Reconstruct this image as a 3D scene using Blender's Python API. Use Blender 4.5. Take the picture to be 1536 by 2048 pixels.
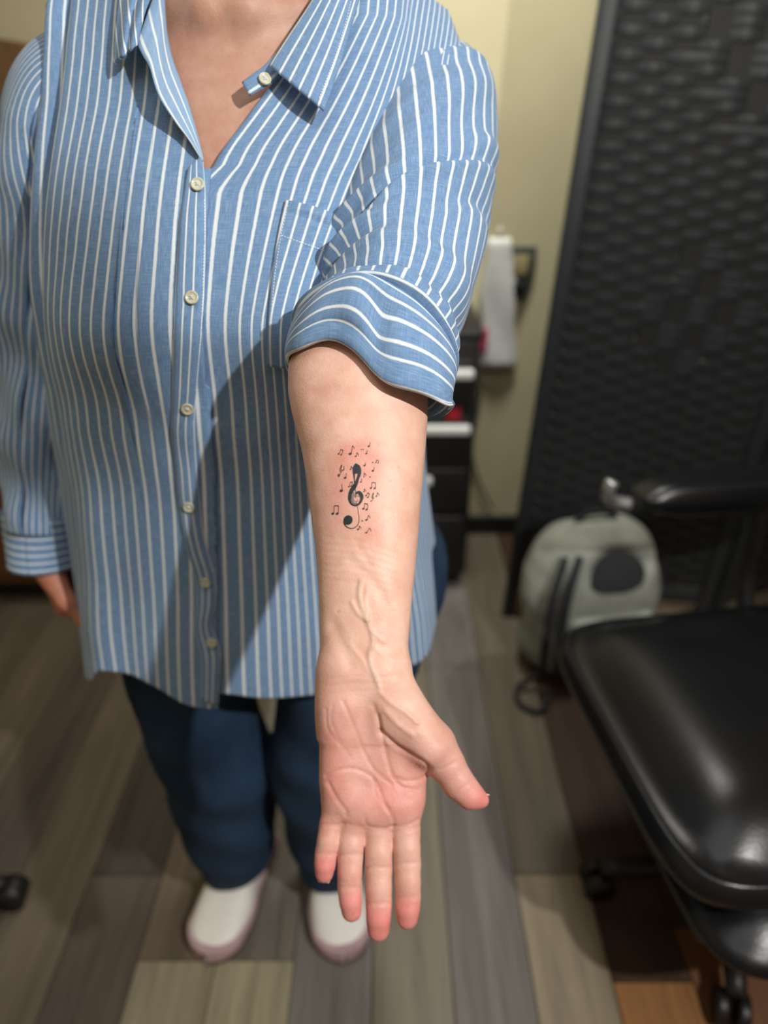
import bpy, bmesh, math, random
import numpy as np
from mathutils import Vector, Matrix
from mathutils.bvhtree import BVHTree

random.seed(7)
rng = np.random.default_rng(7)
scene = bpy.context.scene
COL = scene.collection
for _o in list(bpy.data.objects):
    bpy.data.objects.remove(_o)

# ------------------------------------------------------------------ camera
F_PX = 1420.0                       # focal length in pixels of the 1536x2048 frame
PITCH = math.radians(30.0)
CAM = np.array([0.0, -0.77, 1.263])
FWD = np.array([0.0, math.cos(PITCH), -math.sin(PITCH)])
UP = np.array([0.0, math.sin(PITCH), math.cos(PITCH)])
RIGHT = np.array([1.0, 0.0, 0.0])
cam_data = bpy.data.cameras.new('camera')
cam_data.sensor_fit = 'VERTICAL'
cam_data.sensor_height = 36.0
cam_data.lens = F_PX / 2048.0 * 36.0
cam_data.clip_start = 0.01
cam_data.dof.use_dof = True
cam_data.dof.focus_distance = 0.56
cam_data.dof.aperture_fstop = cam_data.lens / 11.0
cam = bpy.data.objects.new('camera', cam_data)
COL.objects.link(cam)
cam.location = CAM
cam.rotation_euler = (math.pi / 2 - PITCH, 0, 0)
scene.camera = cam

# ------------------------------------------------------------------ world, lights, exposure
world = bpy.data.worlds.new('room_ambience')
scene.world = world
world.use_nodes = True
world.node_tree.nodes['Background'].inputs[0].default_value = (1.0, 0.70, 0.46, 1)
world.node_tree.nodes['Background'].inputs[1].default_value = 0.165


def area_light(name, loc, target, size, power, color=(1, 1, 1), spread=180):
    d = bpy.data.lights.new(name, 'AREA')
    d.shape = 'DISK'
    d.size = size
    d.energy = power
    d.color = color
    d.spread = math.radians(spread)
    o = bpy.data.objects.new(name, d)
    COL.objects.link(o)
    o.location = loc
    o.rotation_euler = (Vector(target) - Vector(loc)).to_track_quat('-Z', 'Y').to_euler()
    return o


area_light('added_front_fill_light', (-0.15, -0.75, 2.5), (-0.05, -0.3, 0.0), 1.2, 7, (0.98, 0.98, 1.0))  # added overhead fill, softens the dark side of arm and chest
area_light('added_wall_fill_light', (0.22, 0.74, 2.5), (0.28, 1.30, 0.2), 0.35, 9.5, (1.0, 0.97, 0.9), 100)  # added fill that brightens the back wall behind the screen

vs = scene.view_settings
vs.view_transform = 'Standard'
vs.look = 'None'
vs.gamma = 1.0
vs.use_curve_mapping = False
vs.exposure = 0.0


# ------------------------------------------------------------------ pixel <-> world measuring helpers
def ray(px, py):
    return FWD + RIGHT * ((px - 768.0) / F_PX) + UP * ((1024.0 - py) / F_PX)


def at_depth(px, py, t):
    return CAM + ray(px, py) * t


def at_y(px, py, y):
    r = ray(px, py)
    return CAM + r * ((y - CAM[1]) / r[1])


def at_z(px, py, z):
    r = ray(px, py)
    return CAM + r * ((z - CAM[2]) / r[2])


def project(P):
    P = np.asarray(P, float)
    d = P - CAM
    t = d @ FWD
    return np.stack([768 + F_PX * (d @ RIGHT) / t, 1024 - F_PX * (d @ UP) / t], -1)


def srgb(r, g, b, a=1.0):
    def f(c):
        c = c / 255.0
        return c / 12.92 if c <= 0.04045 else ((c + 0.055) / 1.055) ** 2.4
    return (f(r), f(g), f(b), a)


# ------------------------------------------------------------------ material helpers
def new_mat(name):
    m = bpy.data.materials.new(name)
    m.use_nodes = True
    nt = m.node_tree
    return m, nt, nt.nodes['Principled BSDF']


def N(nt, kind, **kw):
    n = nt.nodes.new(kind)
    for k, v in kw.items():
        if k == 'inp':
            for kk, vv in v.items():
                n.inputs[kk].default_value = vv
        else:
            setattr(n, k, v)
    return n


def ramp(nt, stops, interp='LINEAR'):
    n = nt.nodes.new('ShaderNodeValToRGB')
    n.color_ramp.interpolation = interp
    el = n.color_ramp.elements
    el[0].position, el[0].color = stops[0]
    el[1].position, el[1].color = stops[-1]
    for p, c in stops[1:-1]:
        e = el.new(p)
        e.color = c
    return n


def add_bump(nt, bsdf, height_socket, strength, dist=0.002):
    b = N(nt, 'ShaderNodeBump', inp={'Strength': strength, 'Distance': dist})
    nt.links.new(height_socket, b.inputs['Height'])
    nt.links.new(b.outputs[0], bsdf.inputs['Normal'])
    return b


def simple_mat(name, col, rough=0.6, metal=0.0, noise=0.12, scale=30.0, bump=0.0, spec=0.5):
    m, nt, b = new_mat(name)
    tc = N(nt, 'ShaderNodeTexCoord')
    nz = N(nt, 'ShaderNodeTexNoise', inp={'Scale': scale, 'Detail': 4.0})
    nt.links.new(tc.outputs['Object'], nz.inputs['Vector'])
    lo = tuple(c * (1 - noise) for c in col[:3]) + (1,)
    hi = tuple(min(1, c * (1 + noise)) for c in col[:3]) + (1,)
    r = ramp(nt, [(0.3, lo), (0.7, hi)])
    nt.links.new(nz.outputs['Fac'], r.inputs[0])
    nt.links.new(r.outputs[0], b.inputs['Base Color'])
    b.inputs['Roughness'].default_value = rough
    b.inputs['Metallic'].default_value = metal
    b.inputs['Specular IOR Level'].default_value = spec
    if bump:
        add_bump(nt, b, nz.outputs['Fac'], bump)
    return m


def chambray_mat(name, pitch=0.0102, width=0.19):
    """blue chambray with woven white stripes, stripe coordinate = UV.x in metres"""
    m, nt, b = new_mat(name)
    uv = N(nt, 'ShaderNodeUVMap')
    sep = N(nt, 'ShaderNodeSeparateXYZ')
    nt.links.new(uv.outputs[0], sep.inputs[0])
    wob = N(nt, 'ShaderNodeTexNoise', inp={'Scale': 300.0, 'Detail': 2.0})
    nt.links.new(uv.outputs[0], wob.inputs['Vector'])
    d = N(nt, 'ShaderNodeMath', operation='MULTIPLY', inp={1: 1.0 / pitch})
    nt.links.new(sep.outputs[0], d.inputs[0])
    wa = N(nt, 'ShaderNodeMath', operation='MULTIPLY_ADD', inp={1: 0.05})
    nt.links.new(wob.outputs['Fac'], wa.inputs[0])
    nt.links.new(d.outputs[0], wa.inputs[2])
    fr = N(nt, 'ShaderNodeMath', operation='FRACT')
    nt.links.new(wa.outputs[0], fr.inputs[0])
    c = N(nt, 'ShaderNodeMath', operation='SUBTRACT', inp={1: 0.5})
    nt.links.new(fr.outputs[0], c.inputs[0])
    ab = N(nt, 'ShaderNodeMath', operation='ABSOLUTE')
    nt.links.new(c.outputs[0], ab.inputs[0])
    mask = ramp(nt, [(max(0, width / 2 - 0.03), (1, 1, 1, 1)), (width / 2 + 0.03, (0, 0, 0, 1))])
    nt.links.new(ab.outputs[0], mask.inputs[0])
    # yarn variation: long slubs in both thread directions
    mp = N(nt, 'ShaderNodeMapping', inp={'Scale': (2200, 90, 1)})
    nt.links.new(uv.outputs[0], mp.inputs[0])
    n1 = N(nt, 'ShaderNodeTexNoise', inp={'Scale': 1.0, 'Detail': 2.0})
    nt.links.new(mp.outputs[0], n1.inputs['Vector'])
    mp2 = N(nt, 'ShaderNodeMapping', inp={'Scale': (90, 2200, 1)})
    nt.links.new(uv.outputs[0], mp2.inputs[0])
    n2 = N(nt, 'ShaderNodeTexNoise', inp={'Scale': 1.0, 'Detail': 2.0})
    nt.links.new(mp2.outputs[0], n2.inputs['Vector'])
    ad = N(nt, 'ShaderNodeMath', operation='ADD')
    nt.links.new(n1.outputs['Fac'], ad.inputs[0])
    nt.links.new(n2.outputs['Fac'], ad.inputs[1])
    hf = N(nt, 'ShaderNodeMath', operation='MULTIPLY', inp={1: 0.5})
    nt.links.new(ad.outputs[0], hf.inputs[0])
    base = ramp(nt, [(0.30, srgb(94, 126, 164)), (0.5, srgb(118, 151, 189)), (0.72, srgb(156, 184, 213))])
    nt.links.new(hf.outputs[0], base.inputs[0])
    mix = N(nt, 'ShaderNodeMixRGB')
    nt.links.new(mask.outputs[0], mix.inputs[0])
    nt.links.new(base.outputs[0], mix.inputs[1])
    mix.inputs[2].default_value = srgb(232, 240, 240)
    nt.links.new(mix.outputs[0], b.inputs['Base Color'])
    b.inputs['Roughness'].default_value = 0.85
    b.inputs['Specular IOR Level'].default_value = 0.15
    b.inputs['Sheen Weight'].default_value = 0.15
    add_bump(nt, b, hf.outputs[0], 0.25, 0.0006)
    return m


def skin_mat(name):
    m, nt, b = new_mat(name)
    at = N(nt, 'ShaderNodeAttribute', attribute_name='Col')
    tc = N(nt, 'ShaderNodeTexCoord')
    n1 = N(nt, 'ShaderNodeTexNoise', inp={'Scale': 55.0, 'Detail': 5.0, 'Roughness': 0.6})
    nt.links.new(tc.outputs['Object'], n1.inputs['Vector'])
    r1 = ramp(nt, [(0.3, srgb(238, 222, 214)), (0.72, srgb(255, 255, 255))])
    nt.links.new(n1.outputs['Fac'], r1.inputs[0])
    mul = N(nt, 'ShaderNodeMixRGB', blend_type='MULTIPLY', inp={0: 1.0})
    nt.links.new(at.outputs['Color'], mul.inputs[1])
    nt.links.new(r1.outputs[0], mul.inputs[2])
    # freckles
    vo = N(nt, 'ShaderNodeTexVoronoi', inp={'Scale': 130.0, 'Randomness': 1.0})
    nt.links.new(tc.outputs['Object'], vo.inputs['Vector'])
    n3 = N(nt, 'ShaderNodeTexNoise', inp={'Scale': 28.0, 'Detail': 2.0})
    nt.links.new(tc.outputs['Object'], n3.inputs['Vector'])
    fr = ramp(nt, [(0.10, (1, 1, 1, 1)), (0.22, (0, 0, 0, 1))])
    nt.links.new(vo.outputs['Distance'], fr.inputs[0])
    fm = ramp(nt, [(0.55, (0, 0, 0, 1)), (0.65, (1, 1, 1, 1))])
    nt.links.new(n3.outputs['Fac'], fm.inputs[0])
    mm = N(nt, 'ShaderNodeMixRGB', blend_type='MULTIPLY', inp={0: 1.0})
    nt.links.new(fr.outputs[0], mm.inputs[1])
    nt.links.new(fm.outputs[0], mm.inputs[2])
    ms = N(nt, 'ShaderNodeMath', operation='MULTIPLY', inp={1: 0.28})
    nt.links.new(mm.outputs[0], ms.inputs[0])
    fin = N(nt, 'ShaderNodeMixRGB')
    nt.links.new(ms.outputs[0], fin.inputs[0])
    nt.links.new(mul.outputs[0], fin.inputs[1])
    fin.inputs[2].default_value = srgb(176, 112, 84)
    nt.links.new(fin.outputs[0], b.inputs['Base Color'])
    b.inputs['Roughness'].default_value = 0.48
    b.inputs['Specular IOR Level'].default_value = 0.38
    b.inputs['Subsurface Weight'].default_value = 0.12
    b.inputs['Subsurface Radius'].default_value = (0.9, 0.35, 0.2)
    b.inputs['Subsurface Scale'].default_value = 0.006
    n2 = N(nt, 'ShaderNodeTexNoise', inp={'Scale': 420.0, 'Detail': 4.0})
    nt.links.new(tc.outputs['Object'], n2.inputs['Vector'])
    v2 = N(nt, 'ShaderNodeTexVoronoi', inp={'Scale': 700.0})
    nt.links.new(tc.outputs['Object'], v2.inputs['Vector'])
    ad = N(nt, 'ShaderNodeMath', operation='ADD')
    nt.links.new(n2.outputs['Fac'], ad.inputs[0])
    nt.links.new(v2.outputs['Distance'], ad.inputs[1])
    add_bump(nt, b, ad.outputs[0], 0.22, 0.0006)
    return m


def denim_mat():
    m, nt, b = new_mat('blue_denim')
    tc = N(nt, 'ShaderNodeTexCoord')
    n1 = N(nt, 'ShaderNodeTexNoise', inp={'Scale': 9.0, 'Detail': 5.0})
    nt.links.new(tc.outputs['Object'], n1.inputs['Vector'])
    r = ramp(nt, [(0.3, srgb(28, 44, 64)), (0.7, srgb(48, 70, 96))])
    nt.links.new(n1.outputs['Fac'], r.inputs[0])
    nt.links.new(r.outputs[0], b.inputs['Base Color'])
    b.inputs['Roughness'].default_value = 0.9
    b.inputs['Specular IOR Level'].default_value = 0.15
    return m


def plank_mat():
    m, nt, b = new_mat('vinyl_wood_plank')
    oi = N(nt, 'ShaderNodeObjectInfo')
    tc = N(nt, 'ShaderNodeTexCoord')
    mp = N(nt, 'ShaderNodeMapping', inp={'Scale': (34, 2.2, 8)})
    nt.links.new(tc.outputs['Object'], mp.inputs[0])
    ofs = N(nt, 'ShaderNodeVectorMath', operation='ADD')
    nt.links.new(mp.outputs[0], ofs.inputs[0])
    mu = N(nt, 'ShaderNodeMath', operation='MULTIPLY', inp={1: 60.0})
    nt.links.new(oi.outputs['Random'], mu.inputs[0])
    nt.links.new(mu.outputs[0], ofs.inputs[1])
    n1 = N(nt, 'ShaderNodeTexNoise', inp={'Scale': 1.0, 'Detail': 6.0, 'Roughness': 0.65, 'Distortion': 0.6})
    nt.links.new(ofs.outputs[0], n1.inputs['Vector'])
    r = ramp(nt, [(0.28, (0.62, 0.60, 0.58, 1)), (0.5, (0.98, 0.98, 0.98, 1)), (0.75, (1.35, 1.32, 1.27, 1))])
    nt.links.new(n1.outputs['Fac'], r.inputs[0])
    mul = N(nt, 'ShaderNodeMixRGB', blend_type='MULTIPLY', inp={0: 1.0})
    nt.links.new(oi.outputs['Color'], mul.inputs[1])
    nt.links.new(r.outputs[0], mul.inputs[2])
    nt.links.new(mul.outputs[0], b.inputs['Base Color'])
    b.inputs['Roughness'].default_value = 0.5
    b.inputs['Specular IOR Level'].default_value = 0.35
    add_bump(nt, b, n1.outputs['Fac'], 0.2, 0.001)
    return m


def leather_mat(name, col, rough=0.32):
    m, nt, b = new_mat(name)
    tc = N(nt, 'ShaderNodeTexCoord')
    v = N(nt, 'ShaderNodeTexVoronoi', inp={'Scale': 260.0})
    nt.links.new(tc.outputs['Object'], v.inputs['Vector'])
    n1 = N(nt, 'ShaderNodeTexNoise', inp={'Scale': 7.0, 'Detail': 3.0})
    nt.links.new(tc.outputs['Object'], n1.inputs['Vector'])
    r = ramp(nt, [(0.3, tuple(c * 0.8 for c in col[:3]) + (1,)), (0.7, tuple(c * 1.25 for c in col[:3]) + (1,))])
    nt.links.new(n1.outputs['Fac'], r.inputs[0])
    nt.links.new(r.outputs[0], b.inputs['Base Color'])
    b.inputs['Roughness'].default_value = rough
    b.inputs['Specular IOR Level'].default_value = 0.36
    add_bump(nt, b, v.outputs['Distance'], 0.12, 0.0008)
    return m


M = {}
M['shirt'] = chambray_mat('striped_chambray')
M['skin'] = skin_mat('skin')
M['denim'] = denim_mat()
M['plank'] = plank_mat()
M['ink'] = simple_mat('tattoo_ink', srgb(38, 46, 50), 0.5, noise=0.35, scale=500)
M['ink_fine'] = simple_mat('tattoo_fine_ink', srgb(70, 48, 50), 0.5, noise=0.2, scale=500)
M['ink_grey'] = simple_mat('tattoo_grey_ink', srgb(118, 112, 114), 0.5, noise=0.2, scale=500)
M['button'] = simple_mat('pearl_button', srgb(206, 204, 178), 0.25, noise=0.15, scale=200)
M['thread'] = simple_mat('white_thread', srgb(225, 233, 235), 0.8)
M['leather'] = leather_mat('black_leather', srgb(17, 18, 20), 0.30)
M['black_plastic'] = simple_mat('black_plastic', srgb(22, 22, 23), 0.45)
M['weave'] = simple_mat('black_woven_strip', srgb(33, 37, 40), 0.5, noise=0.2, scale=60, bump=0.2)
M['slat'] = simple_mat('black_wood_slat', srgb(20, 22, 23), 0.6, noise=0.2, scale=40)
M['wall'] = simple_mat('beige_wall_paint', srgb(200, 192, 156), 0.85, noise=0.05, scale=6)
M['wood'] = simple_mat('brown_wood', srgb(112, 76, 42), 0.5, noise=0.3, scale=8)
M['metal'] = simple_mat('brushed_metal', srgb(190, 192, 190), 0.35, 0.8)
M['white'] = simple_mat('white_plastic', srgb(222, 224, 220), 0.5, noise=0.04)
M['pink'] = simple_mat('pink_plastic', srgb(190, 30, 90), 0.5)
M['red'] = simple_mat('red_plastic', srgb(170, 25, 40), 0.5)
M['shoe'] = simple_mat('cream_shoe_leather', srgb(244, 242, 234), 0.6, noise=0.05, scale=20)
M['mauve'] = simple_mat('mauve_rubber', srgb(190, 160, 164), 0.7, noise=0.06)
M['sole'] = simple_mat('brown_sole_rubber', srgb(96, 66, 58), 0.8)
M['bag'] = simple_mat('grey_bag_fabric', srgb(150, 154, 144), 0.9, noise=0.15, scale=25, bump=0.3)
M['bagdark'] = simple_mat('dark_bag_fabric', srgb(34, 36, 38), 0.9)
M['hair'] = simple_mat('brown_hair', srgb(92, 68, 50), 0.6, noise=0.4, scale=60)
M['eye'] = simple_mat('eye_white', srgb(230, 228, 222), 0.2)
M['nail'] = simple_mat('nail', srgb(236, 205, 192), 0.28, noise=0.03)
M['tan'] = simple_mat('tan_card', srgb(168, 156, 112), 0.7)
M['greygreen'] = simple_mat('grey_green_plastic', srgb(62, 68, 62), 0.6)
M['ceiling'] = simple_mat('ceiling_paint', srgb(225, 225, 220), 0.9, noise=0.02)


# ------------------------------------------------------------------ object helpers
def tag(o, label=None, cat=None, group=None, kind=None):
    if label: o['label'] = label
    if cat: o['category'] = cat
    if group: o['group'] = group
    if kind: o['kind'] = kind
    return o


def empty(name, loc=(0, 0, 0), rz=0.0):
    o = bpy.data.objects.new(name, None)
    o.empty_display_size = 0.05
    COL.objects.link(o)
    o.location = loc
    o.rotation_euler = (0, 0, rz)
    return o


def mesh_obj(name, V, Fc, mat, parent=None, uv=None, col=None, smooth=True, solid=0.0):
    me = bpy.data.meshes.new(name)
    V = np.asarray(V, float)
    me.from_pydata(V.tolist(), [], [list(map(int, f)) for f in Fc])
    if uv is not None:
        lay = me.uv_layers.new(name='UVMap')
        li = np.zeros(len(me.loops), dtype=np.int32)
        me.loops.foreach_get('vertex_index', li)
        lay.data.foreach_set('uv', np.asarray(uv, float)[li].astype(np.float32).ravel())
    if col is not None:
        ca = me.color_attributes.new('Col', 'FLOAT_COLOR', 'POINT')
        c4 = np.ones((len(V), 4), dtype=np.float32)
        c4[:, :3] = col
        ca.data.foreach_set('color', c4.ravel())
    if smooth:
        me.polygons.foreach_set('use_smooth', np.ones(len(me.polygons), dtype=bool))
    if mat: me.materials.append(mat)
    me.update()
    o = bpy.data.objects.new(name, me)
    COL.objects.link(o)
    if parent: o.parent = parent
    if solid:
        s = o.modifiers.new('thickness', 'SOLIDIFY')
        s.thickness = solid
        s.offset = 0.0
    return o


def bm_obj(name, bm, mat, parent=None, smooth=True):
    me = bpy.data.meshes.new(name)
    bm.normal_update()
    bm.to_mesh(me)
    bm.free()
    if smooth:
        me.polygons.foreach_set('use_smooth', np.ones(len(me.polygons), dtype=bool))
    if mat: me.materials.append(mat)
    o = bpy.data.objects.new(name, me)
    COL.objects.link(o)
    if parent: o.parent = parent
    return o


def grid_faces(n, m, closed_m=False):
    i, j = np.meshgrid(np.arange(n - 1), np.arange(m if closed_m else m - 1), indexing='ij')
    j2 = (j + 1) % m
    return np.stack([i * m + j, i * m + j2, (i + 1) * m + j2, (i + 1) * m + j], -1).reshape(-1, 4)


def grid_obj(name, P, mat, parent=None, UV=None, closed=False, solid=0.0):
    n, m = P.shape[:2]
    return mesh_obj(name, P.reshape(-1, 3), grid_faces(n, m, closed), mat, parent,
                    None if UV is None else UV.reshape(-1, 2), solid=solid)


def rbox(size, bev=0.01, seg=3, center=(0, 0, 0), bm=None, rot=None):
    """bevelled box added to a bmesh"""
    b2 = bmesh.new()
    bmesh.ops.create_cube(b2, size=1.0)
    for v in b2.verts:
        v.co = Vector((v.co.x * size[0], v.co.y * size[1], v.co.z * size[2]))
    if bev > 0:
        bmesh.ops.bevel(b2, geom=list(b2.edges), offset=bev, segments=seg, profile=0.5, affect='EDGES')
    mt = Matrix.Translation(Vector(center)) @ (rot.to_4x4() if rot is not None else Matrix.Identity(4))
    bmesh.ops.transform(b2, matrix=mt, verts=list(b2.verts))
    if bm is None:
        return b2
    me = bpy.data.meshes.new('tmp')
    b2.to_mesh(me)
    b2.free()
    bm.from_mesh(me)
    bpy.data.meshes.remove(me)
    return bm


def smooth_path(pts, n):
    """Catmull-Rom through the points, n samples"""
    P = np.asarray(pts, float)
    if len(P) == 2:
        return P[0] + np.linspace(0, 1, n)[:, None] * (P[1] - P[0])
    seg = np.r_[0, np.cumsum(np.linalg.norm(np.diff(P, axis=0), axis=1))]
    q = np.linspace(0, seg[-1], n)
    Pe = np.vstack([2 * P[0] - P[1], P, 2 * P[-1] - P[-2]])
    k = np.clip(np.searchsorted(seg, q, side='right') - 1, 0, len(P) - 2)
    t = ((q - seg[k]) / (seg[k + 1] - seg[k] + 1e-12))[:, None]
    p0, p1, p2, p3 = Pe[k], Pe[k + 1], Pe[k + 2], Pe[k + 3]
    return 0.5 * (2 * p1 + (p2 - p0) * t + (2 * p0 - 5 * p1 + 4 * p2 - p3) * t ** 2 + (3 * p1 - p0 - 3 * p2 + p3) * t ** 3)


def tube(name, pts, rad, mat, parent=None, n=32, seg=10):
    P = smooth_path(pts, n)
    R = np.interp(np.linspace(0, 1, n), np.linspace(0, 1, len(rad)), rad) if hasattr(rad, '__len__') else np.full(n, rad)
    T = np.gradient(P, axis=0)
    T /= np.linalg.norm(T, axis=1)[:, None]
    ref = np.array([0, 0, 1.0]) if abs(T[:, 2]).mean() < 0.9 else np.array([1.0, 0, 0])
    A = np.cross(T, ref); A /= np.linalg.norm(A, axis=1)[:, None]
    B = np.cross(T, A)
    th = np.linspace(0, 2 * math.pi, seg, endpoint=False)
    V = P[:, None] + R[:, None, None] * (np.cos(th)[None, :, None] * A[:, None] + np.sin(th)[None, :, None] * B[:, None])
    Fc = grid_faces(n, seg, True).tolist()
    V = V.reshape(-1, 3)
    Fc.append(list(range(seg))[::-1])
    Fc.append([(n - 1) * seg + i for i in range(seg)])
    return mesh_obj(name, V, Fc, mat, parent)


def lerp_tab(z, tab):
    """smooth monotone-ish table lookup (cosine eased linear)"""
    t = np.array(sorted(tab))
    return np.interp(z, t[:, 0], t[:, 1])


def pchip(z, tab):
    t = np.array(sorted(tab), float)
    x, y = t[:, 0], t[:, 1]
    h = np.diff(x); d = np.diff(y) / h
    m = np.zeros_like(x)
    m[0], m[-1] = d[0], d[-1]
    for i in range(1, len(x) - 1):
        m[i] = 0 if d[i - 1] * d[i] <= 0 else 2 * d[i - 1] * d[i] / (d[i - 1] + d[i])
    z = np.clip(z, x[0], x[-1])
    k = np.clip(np.searchsorted(x, z, side='right') - 1, 0, len(x) - 2)
    s = (z - x[k]) / h[k]
    return ((1 + 2 * s) * (1 - s) ** 2 * y[k] + s * (1 - s) ** 2 * h[k] * m[k]
            + s * s * (3 - 2 * s) * y[k + 1] + s * s * (s - 1) * h[k] * m[k + 1])


# ------------------------------------------------------------------ signed distance field + surface nets
class Field:
    def __init__(self, lo, hi, h):
        self.lo = np.array(lo, float); self.h = h
        self.n = np.ceil((np.array(hi) - self.lo) / h).astype(int) + 1
        self.ax = [(self.lo[i] + h * np.arange(self.n[i])).astype(np.float32) for i in range(3)]
        self.F = np.full(self.n, 0.2, dtype=np.float32)

    def sl(self, lo, hi, pad):
        s = []
        for i in range(3):
            a = int(np.clip(math.floor((lo[i] - pad - self.lo[i]) / self.h), 0, self.n[i]))
            b = int(np.clip(math.ceil((hi[i] + pad - self.lo[i]) / self.h) + 1, 0, self.n[i]))
            s.append(slice(a, b))
        return tuple(s)

    def xyz(self, s):
        return (self.ax[0][s[0]][:, None, None], self.ax[1][s[1]][None, :, None], self.ax[2][s[2]][None, None, :])

    @staticmethod
    def smin(a, b, k):
        if k <= 0:
            return np.minimum(a, b)
        h = np.maximum(k - np.abs(a - b), 0) / k
        return np.minimum(a, b) - h * h * (k * 0.25)

    def capsule_d(self, s, a, b, ra, rb, flat=None):
        x, y, z = self.xyz(s)
        a = np.array(a, np.float32); b = np.array(b, np.float32)
        ba = b - a
        px, py, pz = x - a[0], y - a[1], z - a[2]
        if flat is not None:                      # flatten: (axis unit vector, factor)
            n, f = np.array(flat[0], float), flat[1]
            dn = (px * n[0] + py * n[1] + pz * n[2]) * (1.0 / f - 1.0)
            px, py, pz = px + dn * n[0], py + dn * n[1], pz + dn * n[2]
        t = np.clip((px * ba[0] + py * ba[1] + pz * ba[2]) / max(float(ba @ ba), 1e-9), 0, 1)
        d = np.sqrt((px - t * ba[0]) ** 2 + (py - t * ba[1]) ** 2 + (pz - t * ba[2]) ** 2)
        return d - (ra + (rb - ra) * t)

    def capsule(self, a, b, ra, rb, k=0.01, flat=None):
        r = max(ra, rb)
        s = self.sl(np.minimum(a, b), np.maximum(a, b), r + k + 2 * self.h)
        if 0 in self.F[s].shape: return
        self.F[s] = self.smin(self.F[s], self.capsule_d(s, a, b, ra, rb, flat), k)

    def ellipsoid(self, c, r, k=0.01):
        c = np.array(c, float); r = np.array(r, float)
        s = self.sl(c - r, c + r, k + 2 * self.h)
        x, y, z = self.xyz(s)
        q = np.sqrt(((x - c[0]) / r[0]) ** 2 + ((y - c[1]) / r[1]) ** 2 + ((z - c[2]) / r[2]) ** 2)
        self.F[s] = self.smin(self.F[s], (q - 1) * min(r), k)

    def mesh(self, smooth=2):
        F = self.F
        S = F < 0
        cnt = np.zeros(tuple(np.array(F.shape) - 1), dtype=np.int8)
        for dx in (0, 1):
            for dy in (0, 1):
                for dz in (0, 1):
                    cnt += S[dx:F.shape[0] - 1 + dx, dy:F.shape[1] - 1 + dy, dz:F.shape[2] - 1 + dz]
        act = (cnt > 0) & (cnt < 8)
        idx = np.argwhere(act)
        vid = np.full(act.shape, -1, dtype=np.int64)
        vid[act] = np.arange(len(idx))
        acc = np.zeros((len(idx), 3)); num = np.zeros(len(idx))
        cs = [np.array(c) for c in ((0,0,0),(1,0,0),(0,1,0),(1,1,0),(0,0,1),(1,0,1),(0,1,1),(1,1,1))]
        for a, b in ((0,1),(2,3),(4,5),(6,7),(0,2),(1,3),(4,6),(5,7),(0,4),(1,5),(2,6),(3,7)):
            ia, ib = idx + cs[a], idx + cs[b]
            fa, fb = F[tuple(ia.T)], F[tuple(ib.T)]
            m = (fa < 0) != (fb < 0)
            t = fa[m] / (fa[m] - fb[m])
            acc[m] += cs[a] + t[:, None] * (cs[b] - cs[a])
            num[m] += 1
        V = self.lo + (idx + acc / num[:, None]) * self.h
        faces = []
        for ax in range(3):
            o1, o2 = (ax + 1) % 3, (ax + 2) % 3
            sa = [slice(None)] * 3; sb = [slice(None)] * 3
            sa[ax] = slice(0, -1); sb[ax] = slice(1, None)
            A, B = S[tuple(sa)], S[tuple(sb)]
            e = np.argwhere(A != B)
            ok = (e[:, o1] > 0) & (e[:, o2] > 0) & (e[:, o1] < F.shape[o1] - 1) & (e[:, o2] < F.shape[o2] - 1)
            e = e[ok]
            ins = A[tuple(e.T)]
            d1 = np.zeros(3, int); d1[o1] = 1
            d2 = np.zeros(3, int); d2[o2] = 1
            q = np.stack([vid[tuple((e - d1 - d2).T)], vid[tuple((e - d2).T)], vid[tuple(e.T)], vid[tuple((e - d1).T)]], -1)
            q[~ins] = q[~ins][:, ::-1]
            faces.append(q)
        Q = np.vstack(faces)
        for _ in range(smooth):
            V = laplace(V, Q, 0.5)
        return V, Q


def laplace(V, Q, f):
    S = np.zeros_like(V); C = np.zeros(len(V))
    for i in range(4):
        a, b = Q[:, i], Q[:, (i + 1) % 4]
        for k in range(3):
            S[:, k] += np.bincount(a, V[b, k], len(V)) + np.bincount(b, V[a, k], len(V))
        C += np.bincount(a, minlength=len(V)) + np.bincount(b, minlength=len(V))
    return V + f * (S / np.maximum(C, 1)[:, None] - V)


def vnormals(V, Q):
    n = np.cross(V[Q[:, 2]] - V[Q[:, 0]], V[Q[:, 3]] - V[Q[:, 1]])
    N_ = np.zeros_like(V)
    for i in range(4):
        for k in range(3):
            N_[:, k] += np.bincount(Q[:, i], n[:, k], len(V))
    return N_ / (np.linalg.norm(N_, axis=1)[:, None] + 1e-12)


def seg_dist(P2, path):
    """distance of 2-D points to a polyline"""
    d = np.full(len(P2), 1e9)
    path = np.asarray(path, float)
    for a, b in zip(path[:-1], path[1:]):
        ab = b - a
        t = np.clip(((P2 - a) @ ab) / (ab @ ab + 1e-12), 0, 1)
        d = np.minimum(d, np.linalg.norm(P2 - a - t[:, None] * ab, axis=1))
    return d


def wnoise(P, scale, seed=0, octaves=3):
    """cheap smooth pseudo noise from rotated sines, ~[-1,1]"""
    r = np.random.default_rng(seed)
    out = np.zeros(len(P)); amp = 1.0; tot = 0
    for o in range(octaves):
        for _ in range(4):
            d = r.normal(size=3); d /= np.linalg.norm(d)
            out += amp * np.sin((P @ d) * scale * r.uniform(0.7, 1.3) + r.uniform(0, 6.28))
            tot += amp * 0.7
        amp *= 0.5; scale *= 2.03
    return out / tot


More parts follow.
